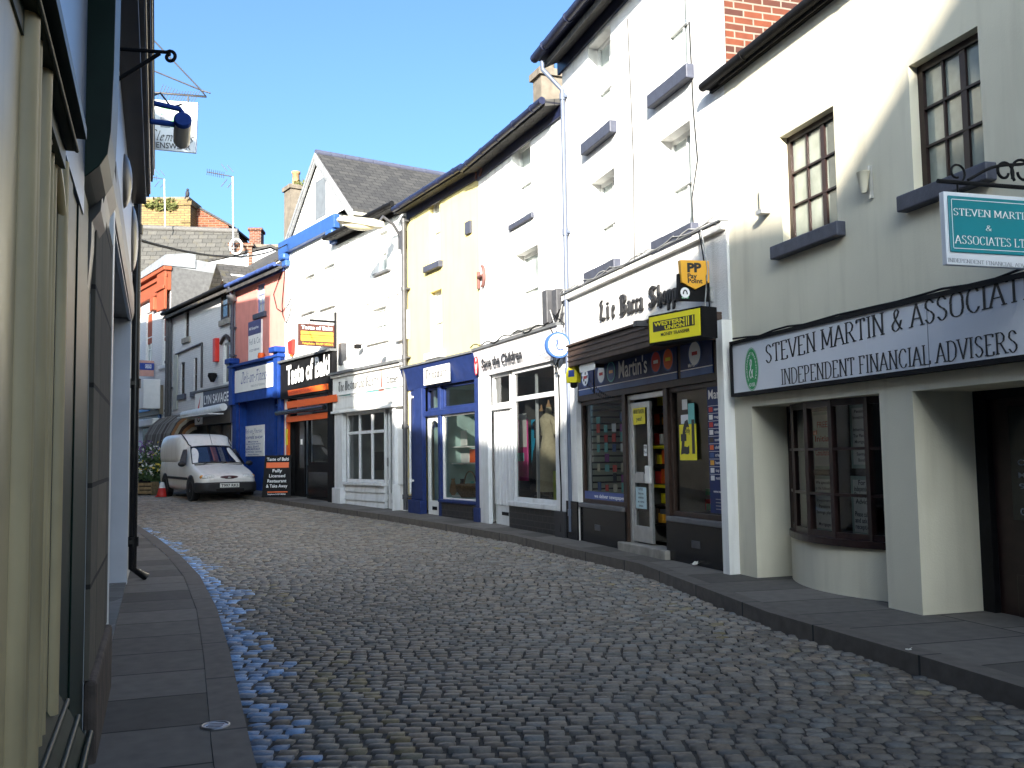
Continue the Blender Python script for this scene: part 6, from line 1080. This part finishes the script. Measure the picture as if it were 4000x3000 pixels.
for a, b, o_ in ((3.98, 4.06, .14), (4.06, 4.14, .17), (4.14, 4.22, .15), (4.22, 4.36, .20), (4.36, 4.42, .22)): mb.box(f, uY(3.0), uY(9.5), a, b, 0, o_)
for z_, o_ in ((4.10, .172), (4.30, .203), (4.19, .155)): mb.tube([f.p(uY(3.0), z_, o_), f.p(uY(9.5), z_, o_)], .012, 6)
obj('cornice', mb, mat('dark_brown_gloss', (.016, .012, .010), .3, .4, 5), BS)
downpipe(BS, f, uY(10.0), PH, 5.6, .043, .048, BLACKG, 4, True)
chimney(BS, f.p(2.55, 0, -3.5)[:2], 1.2, .7, 7.6, 8.98, BRICK, CONC, 2, Fr(f.p(2.55, 0, -3.5)[:2], f.d))
# trough lamps on blue arms
def trough(label, Y, c, r, L_, arms, col):
    t = thing('trough_lamp', label, 'sign lamp', f.p(uY(Y), c.z, .1), 0, 'blue sign lamps on the left hand cornice'); ax = (f.d + V3((0, 0, -.30))).normalized()
    obj('lamp_tube', MB().lathe(c, [(r * .98, .02), (r, L_ * .5), (r, L_ * .9), (r * .8, L_), (r * .3, L_ * 1.04)], 18, ax), mat('cream_lamp_casing', (.50, .46, .38), .25, .05), t); obj('end_cap', MB().lathe(c, [(r * .9, -.025), (r * 1.03, -.015), (r * 1.03, .02)], 18, ax), BLUE, t)
    mb = MB()
    for p in arms: mb.tube(p, .024, 8)
    obj('arm', mb, BLUE, t)
    if len(arms) > 1: obj('flex', MB().tube([arms[0][0] + V3((0, 0, .06)), arms[0][0].lerp(arms[0][1], .3) + V3((0, 0, .10)), arms[0][0].lerp(arms[0][1], .7) + V3((0, 0, .0)), arms[0][1] + V3((.02, 0, .04))], .009, 5), GRY, t)
c = at(714, 470, 7.9); trough('blue armed sign lamp with thick double arm at end of dark cornice', 7.9, c, .072, .34, [[f.p(uY(7.7), 4.36, .20), c + V3((-.03, 0, .10)), c + V3((0, .05, .05))], [f.p(uY(7.7), 4.20, .18), c + V3((-.06, .05, -.02))]], 0)
c = at(580, 612, 10.6); trough('smaller blue sign lamp below the hanging menswear board', 10.6, c, .066, .34, [[f.p(uY(10.55), c.z - .20, .0), c + V3((-.02, .08, -.22))]], 0)
# bracket with scroll
bt = thing('sign_bracket', 'empty black iron bracket with curled end above blue lamp', 'bracket', f.p(uY(5), 3.5, .1)); Yb = 5.2; A_ = at(400, 187, Yb); B_ = at(650, 204, Yb); mb = MB(); mb.tube([A_, B_], .011, 8); C_ = at(664, 222, Yb); R_q = .031
mb.tube([B_] + [C_ + V3((.034 * (1 - .035 * i) * math.sin(i * .38), 0, .034 * (1 - .035 * i) * math.cos(i * .38))) for i in range(18)], .010, 8); mb.tube([at(400, 345, Yb), at(440, 322, Yb), at(540, 262, Yb), at(625, 208, Yb)], .012, 8); obj('arm', mb, BLACK, bt)
# menswear hanging sign
Ym = 11.6; hsn = thing('hanging_sign', 'white square menswear board with green squares hanging from thin wire bracket', 'hanging sign', at(670, 600, Ym)); A_ = at(540, 388, Ym); fm = Fr((A_.x, A_.y), (1, 0.02)); z = lambda x, y: fm.uz(x, y)
pts = [(540, 577), (765, 598), (773, 402), (540, 386)]; bd_ = obj('board', MB().prism(fm, [z(*p) for p in pts], -.03, .01), mat('pale_grey_board', (.55, .58, .60), .5, .06), hsn)
pq = lambda a, b, c_, d_: [z(a, d_), z(c_, d_ + 3), z(c_, b + 3), z(a, b)]
for k, (a, b, m_) in enumerate(((628, 410, GREEN), (628, 456, INKG), (668, 456, GREEN), (668, 412, mat('pale_green_square', (.40, .45, .44), .6)))): obj('logo_square', MB().prism(fm, pq(a, b, a + 38, b + 42), .010, .013), m_, bd_)
text(fm, 'E', *[z(587, 545)[0], z(610, 545)[0]], z(587, 545)[1], z(610, 548)[1], .13, .014, INK, bd_, style='script', name='lettering'); text(fm, 'lements', z(610, 545)[0], z(757, 556)[0], z(610, 548)[1], z(757, 560)[1], .12, .014, INK, bd_, style='script'); textpx(fm, 'MENSWEAR', 587, 574, 744, 586, 552, .014, INK, bd_, bold=.1)
mb = MB(); mb.tube([at(572, 128, Ym - .3), at(785, 352, Ym)], .010, 5); mb.tube([at(560, 260, Ym + .2), at(785, 352, Ym)], .010, 5); mb.tube([at(560, 358, Ym), at(806, 378, Ym), at(785, 352, Ym)], .013, 6); mb.tube([at(785, 352, Ym), at(822, 364, Ym)], .010, 5); mb.tube([at(735, 374, Ym), at(735, 400, Ym)], .010, 5); mb.tube([at(600, 362, Ym), at(600, 392, Ym)], .010, 5)
for k in range(14): x = 612 + k * 11; mb.tube([at(x, 402 if k > 3 else 390, Ym), at(x + 26, 330 + k * 4 if k < 6 else 356, Ym)], .0035, 4)
obj('bracket', mb, DGREY, hsn)
# further left row, beyond the bend: unseen houses shaped for their cast shade
row_house('unseen_bend_house', 'unseen low slated house beyond the bend hidden by the black downpipe', FLB, [(.02, 8.62), (3.4, 8.4), (7.9, 8.3)], 5.8, WHITE2); row_house('unseen_tall_bend_house', 'unseen taller slated house further round the bend on the left', FLB, [(8.05, 11.2), (30, 11.6)], 9.5, CREAM)

# ================================================================ VAN
hd = V3((.57, -.82, 0)); vx, vy = -9.16, 28.40; van = thing('parked_van', 'white high roofed small van parked facing us with black bumper', 'van', (vx, vy, g(vy) - .02), math.atan2(hd.y, hd.x)); van.rotation_euler = (0, R_(.9), math.atan2(hd.y, hd.x)); van.scale = (1.03,) * 3
VW = mat('van_white_paint', (.74, .72, .68), .28, .04, 2, spec=.5, dirt=.25, coat=.3); VB = mat('van_black_plastic', (.018, .018, .02), .55, .15, 8)
def loft(st, ring, close=True):
    mb = MB(); vs = []; n = None
    for s in st: r = ring(*s); r = r + [(-y, z) for y, z in reversed(r[1:-1])]; n = len(r); vs += [(s[0], y, z) for y, z in r]
    m_ = len(st); mb.mesh(vs, [(i * n + j, i * n + (j + 1) % n, (i + 1) * n + (j + 1) % n, (i + 1) * n + j) for i in range(m_ - 1) for j in range(n)], True); mb.poly(vs[:n][::-1], True); mb.poly(vs[-n:], True); return mb
rg = lambda x, w, zb, zbelt, wt, zt, c: [(0, zb), (w * .92, zb), (w, zb + .14), (w * 1.01, lerp(zb, zbelt, .6)), (w * .985, zbelt), (lerp(w * .97, wt, .85), lerp(zbelt, zt, .88)), (wt * .85, zt), (wt * .4, zt + c * .8), (0, zt + c)]
st = [(2.03, .58, .34, .56, .52, .60, .02), (1.99, .72, .26, .60, .62, .68, .02), (1.82, .79, .22, .68, .70, .77, .025), (1.5, .81, .21, .74, .73, .86, .03), (1.15, .82, .21, .79, .73, .94, .035), (1.02, .82, .21, .82, .72, .985, .035), (.72, .82, .21, .90, .66, 1.22, .03), (.36, .82, .21, .93, .60, 1.47, .03), (.24, .82, .21, .94, .60, 1.515, .03), (0, .82, .21, .95, .62, 1.54, .03), (-.4, .82, .21, .95, .66, 1.55, .03), (-1.9, .82, .24, .95, .7, 1.5, .02), (-2.03, .78, .32, .95, .66, 1.45, .02)]
body = obj('body', loft(st, rg), VW, van, local=True, subd=2)
st = [(.20, .60, 1.05, 1.3, .50, 1.50, .01), (.08, .72, .98, 1.4, .58, 1.62, .015), (-.14, .80, .95, 1.5, .68, 1.78, .02), (-.40, .815, .95, 1.55, .72, 1.83, .02), (-1.0, .82, .95, 1.55, .73, 1.845, .02), (-1.85, .82, .95, 1.55, .73, 1.83, .02), (-2.03, .80, .95, 1.5, .70, 1.76, .02), (-2.06, .74, 1.0, 1.4, .64, 1.66, .01)]
rg2 = lambda x, w, zb, zm, wt, zt, c: [(0, zb), (w * .9, zb), (w, zb + .1), (w, zm - .15), (w * .99, zm), (lerp(w, wt, .75), zt - .07), (wt * .93, zt - .01), (wt * .6, zt + c * .6), (0, zt + c)]
obj('cargo_box', loft(st, rg2), VW, van, local=True, subd=2); LX = lambda pts: [V3(p) for p in pts]
# windscreen, side glass, lamps, grille, bumper, plate, mirrors
SCRN = mat('van_glass', (.012, .02, .05), .03, .2, 2, spec=.9)
def patch(fn, nu, nv): mb = MB(); mb.mesh([fn(i / nu, j / nv) for j in range(nv + 1) for i in range(nu + 1)], [(j * (nu + 1) + i, j * (nu + 1) + i + 1, (j + 1) * (nu + 1) + i + 1, (j + 1) * (nu + 1) + i) for j in range(nv) for i in range(nu)], True); return mb
def wsc(a, b, e=0): y = lerp(-1, 1, a); hw = lerp(.70, .57, b); x = lerp(1.05, .40, b) - .10 * y * y + .01 + e; return (x, y * hw, lerp(.985, 1.445, b) + .035 * (1 - y * y) + .015 + e)
obj('windscreen', patch(lambda a, b: wsc(a, b), 12, 6), SCRN, van, local=True); mb = MB(); E_ = [wsc(a, 0, .012) for a in [i / 10 for i in range(11)]] + [wsc(1, b, .012) for b in (.25, .5, .75, 1)] + [wsc(a, 1, .012) for a in [1 - i / 10 for i in range(1, 11)]] + [wsc(0, b, .012) for b in (.75, .5, .25, 0)]; mb.tube(E_, .014, 6, False); obj('windscreen_seal', mb, VB, van, local=True)
obj('sunlit_seat', MB().box(Fr((.72, .1), (0, 1)), -.02, .40, .99, 1.32, -.01, .0), mat('orange_seat', (.55, .22, .08), .8), van, local=True) if False else None
for s in (-1, 1):
    q = obj('side_window', MB().poly([(p[0], s * p[1], p[2]) for p in ((.86, .835, .97), (.12, .842, .97), (.12, .715, 1.40), (.42, .695, 1.41))][::s]), SCRN, van, local=True)
    obj('mirror', MB().ellip((.84, s * .95, 1.0), (.06, .11, .075), 10, 6), VB, van, local=True, label=None)
    hl = obj('headlight', MB().ellip((1.93, s * .52, .645), (.085, .205, .082), 16, 10), mat('lamp_glass', (.62, .62, .60), .08, .3, 30, spec=.9), van, local=True); obj('indicator', MB().ellip((1.86, s * .70, .655), (.07, .06, .06), 10, 6), mat('amber_lens', (.6, .28, .06), .2), hl, local=True)
    obj('side_moulding', MB().box(Fr((0, s * .826), (1, 0)), -1.0, .95, .56, .63, -.012, .016), VB, van, local=True)
    for xw in (1.25, -1.32):
        obj('wheel_arch', MB().lathe((xw, s * .815, .34), [(.365, -.02), (.365, .018), (.30, .022)], 24, (0, s, 0)), VB, van, local=True)
        wh = obj('wheel', MB().lathe((xw, s * .70, .285), [(.20, -.07), (.27, -.06), (.285, -.02), (.285, .10), (.27, .135), (.19, .14)], 24, (0, s, 0)), mat('tyre', (.012, .012, .012), .8), van, local=True); obj('rim', MB().lathe((xw, s * .70, .285), [(.19, .125), (.16, .137), (.06, .12), (.05, .14)], 20, (0, s, 0)), mat('steel_rim', (.25, .25, .25), .4, .2, metal=.6), wh, local=True)
    obj('roof_strip', MB().tube(LX([(.38, s * .575, 1.50), (.22, s * .60, 1.545), (.10, s * .60, 1.62), (-.1, s * .645, 1.77), (-.28, s * .66, 1.845)]), .016, 6), VB, van, local=True)
bst = [(2.10, .60, .28, .40, .56, .50, .0), (2.06, .74, .22, .40, .72, .52, .0), (1.85, .83, .20, .40, .82, .535, .0), (1.55, .838, .20, .40, .835, .54, .0), (1.5, .80, .22, .40, .80, .52, 0)]
obj('front_bumper', loft(bst, lambda x, w, zb, zm, wt, zt, c: [(0, zb), (w * .95, zb), (w, zb + .05), (w, zm), (wt, zt - .03), (wt * .97, zt), (0, zt)]), VB, van, local=True, subd=1); obj('air_intake', MB().box(Fr((2.105, 0), (0, 1)), -.38, .38, .26, .34, -.02, .006), BLACK, van, local=True)
gr = obj('grille', MB().ellip((1.985, 0, .632), (.055, .30, .062), 18, 8), mat('dark_maroon_grille', (.05, .012, .015), .4), van, local=True); obj('badge', MB().ellip((2.035, 0, .64), (.012, .05, .022), 12, 6), ALU, gr, local=True)
fv = Fr((2.125, -.02), (0, 1)); pt = obj('number_plate', MB().box(fv, -.26, .26, .375, .487, -.025, 0), mat('plate_white', (.72, .72, .68), .35, .02), van, local=True)
tx = text(fv, 'T997 RKS', -.235, .235, .395, .395, .072, .003, INK, None, bold=.25); tx.parent = pt
obj('aerial', MB().tube(LX([(.30, .05, 1.54), (.02, .05, 1.86)]), .007, 4), VB, van, local=True)
obj('wiper', MB().tube(LX([(1.07, .1, 1.0), (.96, .5, 1.09)]), .010, 4).tube(LX([(1.07, -.45, .99), (.99, -.05, 1.09)]), .010, 4), VB, van, local=True)
obj('scuttle', MB().box(Fr((1.05, 0), (0, 1)), -.66, .66, .965, .995, -.03, .06), VB, van, local=True)
# ================================================================ FLOWER DISPLAY
def bucket(label, x, y, r, h_, m, seed, cols, H_, grp='buckets of flowers at the stall'):
    z = g(y) + PH * 0 + .0; t = thing('flower_bucket', label, 'flower bucket', (x, y, z), 0, grp); obj('bucket', MB().lathe((x, y, z), [(r * .75, 0), (r, h_), (r * .93, h_), (r * .7, .05)], 14), m, t)
    obj('leaves', MB().leaves((x, y, z + h_ + H_ * .35), (r * 1.3, r * 1.3, H_ * .55), 110, .10, seed), mat('flower_leaf', (.05, .09, .025), .8, .4, 5), t)['kind'] = 'stuff'
    for k, c in enumerate(cols): obj('blooms', MB().leaves((x + .08 * k, y - .08, z + h_ + H_ * .7), (r * 1.35, r * 1.3, H_ * .45), 26, .065, seed + 9 + k), mat('bloom_' + c[0], c[1], .7, .2, 9), t)['kind'] = 'stuff'
YB, PB, WB, RB = ('yellow', (.65, .50, .06)), ('purple', (.25, .10, .32)), ('white', (.7, .68, .6)), ('red', (.5, .05, .05))
bx = lambda px, Y: at(px, 1880, Y).x
bucket('tall dark bucket of yellow chrysanthemums nearest the van tail', bx(640, 32), 32, .28, .6, BLACK, 1, (YB, WB), .95); bucket('dark bucket with purple and white flowers beside white wall', bx(592, 33), 33, .28, .75, DGREY, 2, (PB, WB), .8); bucket('low bucket of cream and yellow flowers on the road edge', bx(572, 30.5), 30.5, .26, .4, BLACK, 3, (WB, YB), .6); bucket('teal bucket of pale flowers behind the van wheel', bx(618, 30), 30, .22, .4, mat('teal_plastic', (.02, .16, .2), .4), 4, (WB, YB), .5); bucket('purple topped bucket under the striped awning edge', bx(556, 34), 34, .26, .85, BLACK, 5, (PB,), .7)
q = at(572, 1900, 30); q.z = g(30); ct = thing('wooden_crate', 'low wooden crate on the road below the flower buckets', 'crate', q); fc_ = Fr((q.x, q.y), (1, -.3)); mb = MB()
for k in range(3): mb.box(fc_, -.5, .5, q.z + .04 + k * .12, q.z + .13 + k * .12, .38, .40).box(fc_, -.5, .5, q.z + .04 + k * .12, q.z + .13 + k * .12, -.40, -.38)
for u in (-.5, .46): mb.box(fc_, u, u + .04, q.z, q.z + .4, -.38, .38)
mb.box(fc_, -.46, .46, q.z + .03, q.z + .05, -.38, .38); obj('crate_slats', mb, mat('raw_wood', (.28, .20, .10), .8, .3, 12), ct)
q = at(633, 1920, 28.9); q.z = g(28.9); cn = thing('traffic_cone', 'small red and white cone behind the van rear wheel', 'traffic cone', q); obj('cone', MB().lathe(q, [(.16, .03), (.10, .26), (.095, .26)], 16), RED, cn); obj('white_band', MB().lathe(q, [(.098, .26), (.06, .42), (.03, .44)], 16), PAPER, cn); obj('base', MB().lathe(q, [(.21, 0), (.21, .03)], 4), RED, cn)
q = at(555, 1850, 32); q.z = g(32) + .5
# ================================================================ SMALL THINGS ON THE GROUND
q = gnd(842, 2835, PH); ic = thing('inspection_cover', 'small round steel cover set in the left kerb', 'cover', q + V3((0, 0, .004))); obj('rim', MB().lathe(q + V3((0, 0, -.02)), [(.066, 0), (.066, .026), (.056, .027), (.055, .02)], 24), mat('worn_steel', (.30, .30, .31), .3, .3, 30, metal=.8), ic); mb = MB(); mb.lathe(q + V3((0, 0, -.02)), [(.054, 0), (.054, .023)], 24)
for k in range(3): mb.box(Fr((q.x, q.y - .025 + .025 * k), (1, 0)), -.035, .035, q.z + .002, q.z + .006, -.005, .005)
obj('lid', mb, mat('worn_steel', (0, 0, 0)), ic)
rn = random.Random(4)
for px, py, s, lab in ((2712, 2207, .05, 'crumpled white paper scrap on pavement below newsagent black plinth'), (3548, 2540, .018, 'tiny white litter scrap on pavement before the cream bow window')):
    q = gnd(px, py, PH + .012); t = MB()
    for k in range(6): a = V3((rn.uniform(-1, 1), rn.uniform(-1, 1), rn.uniform(0, .7))) * s; b = V3((rn.uniform(-1, 1), rn.uniform(-1, 1), rn.uniform(0, .7))) * s; t.poly([q, q + a, q + a + b + V3((0, 0, .003)), q + b])
    tag(obj('litter', t, PAPER), lab, 'litter')
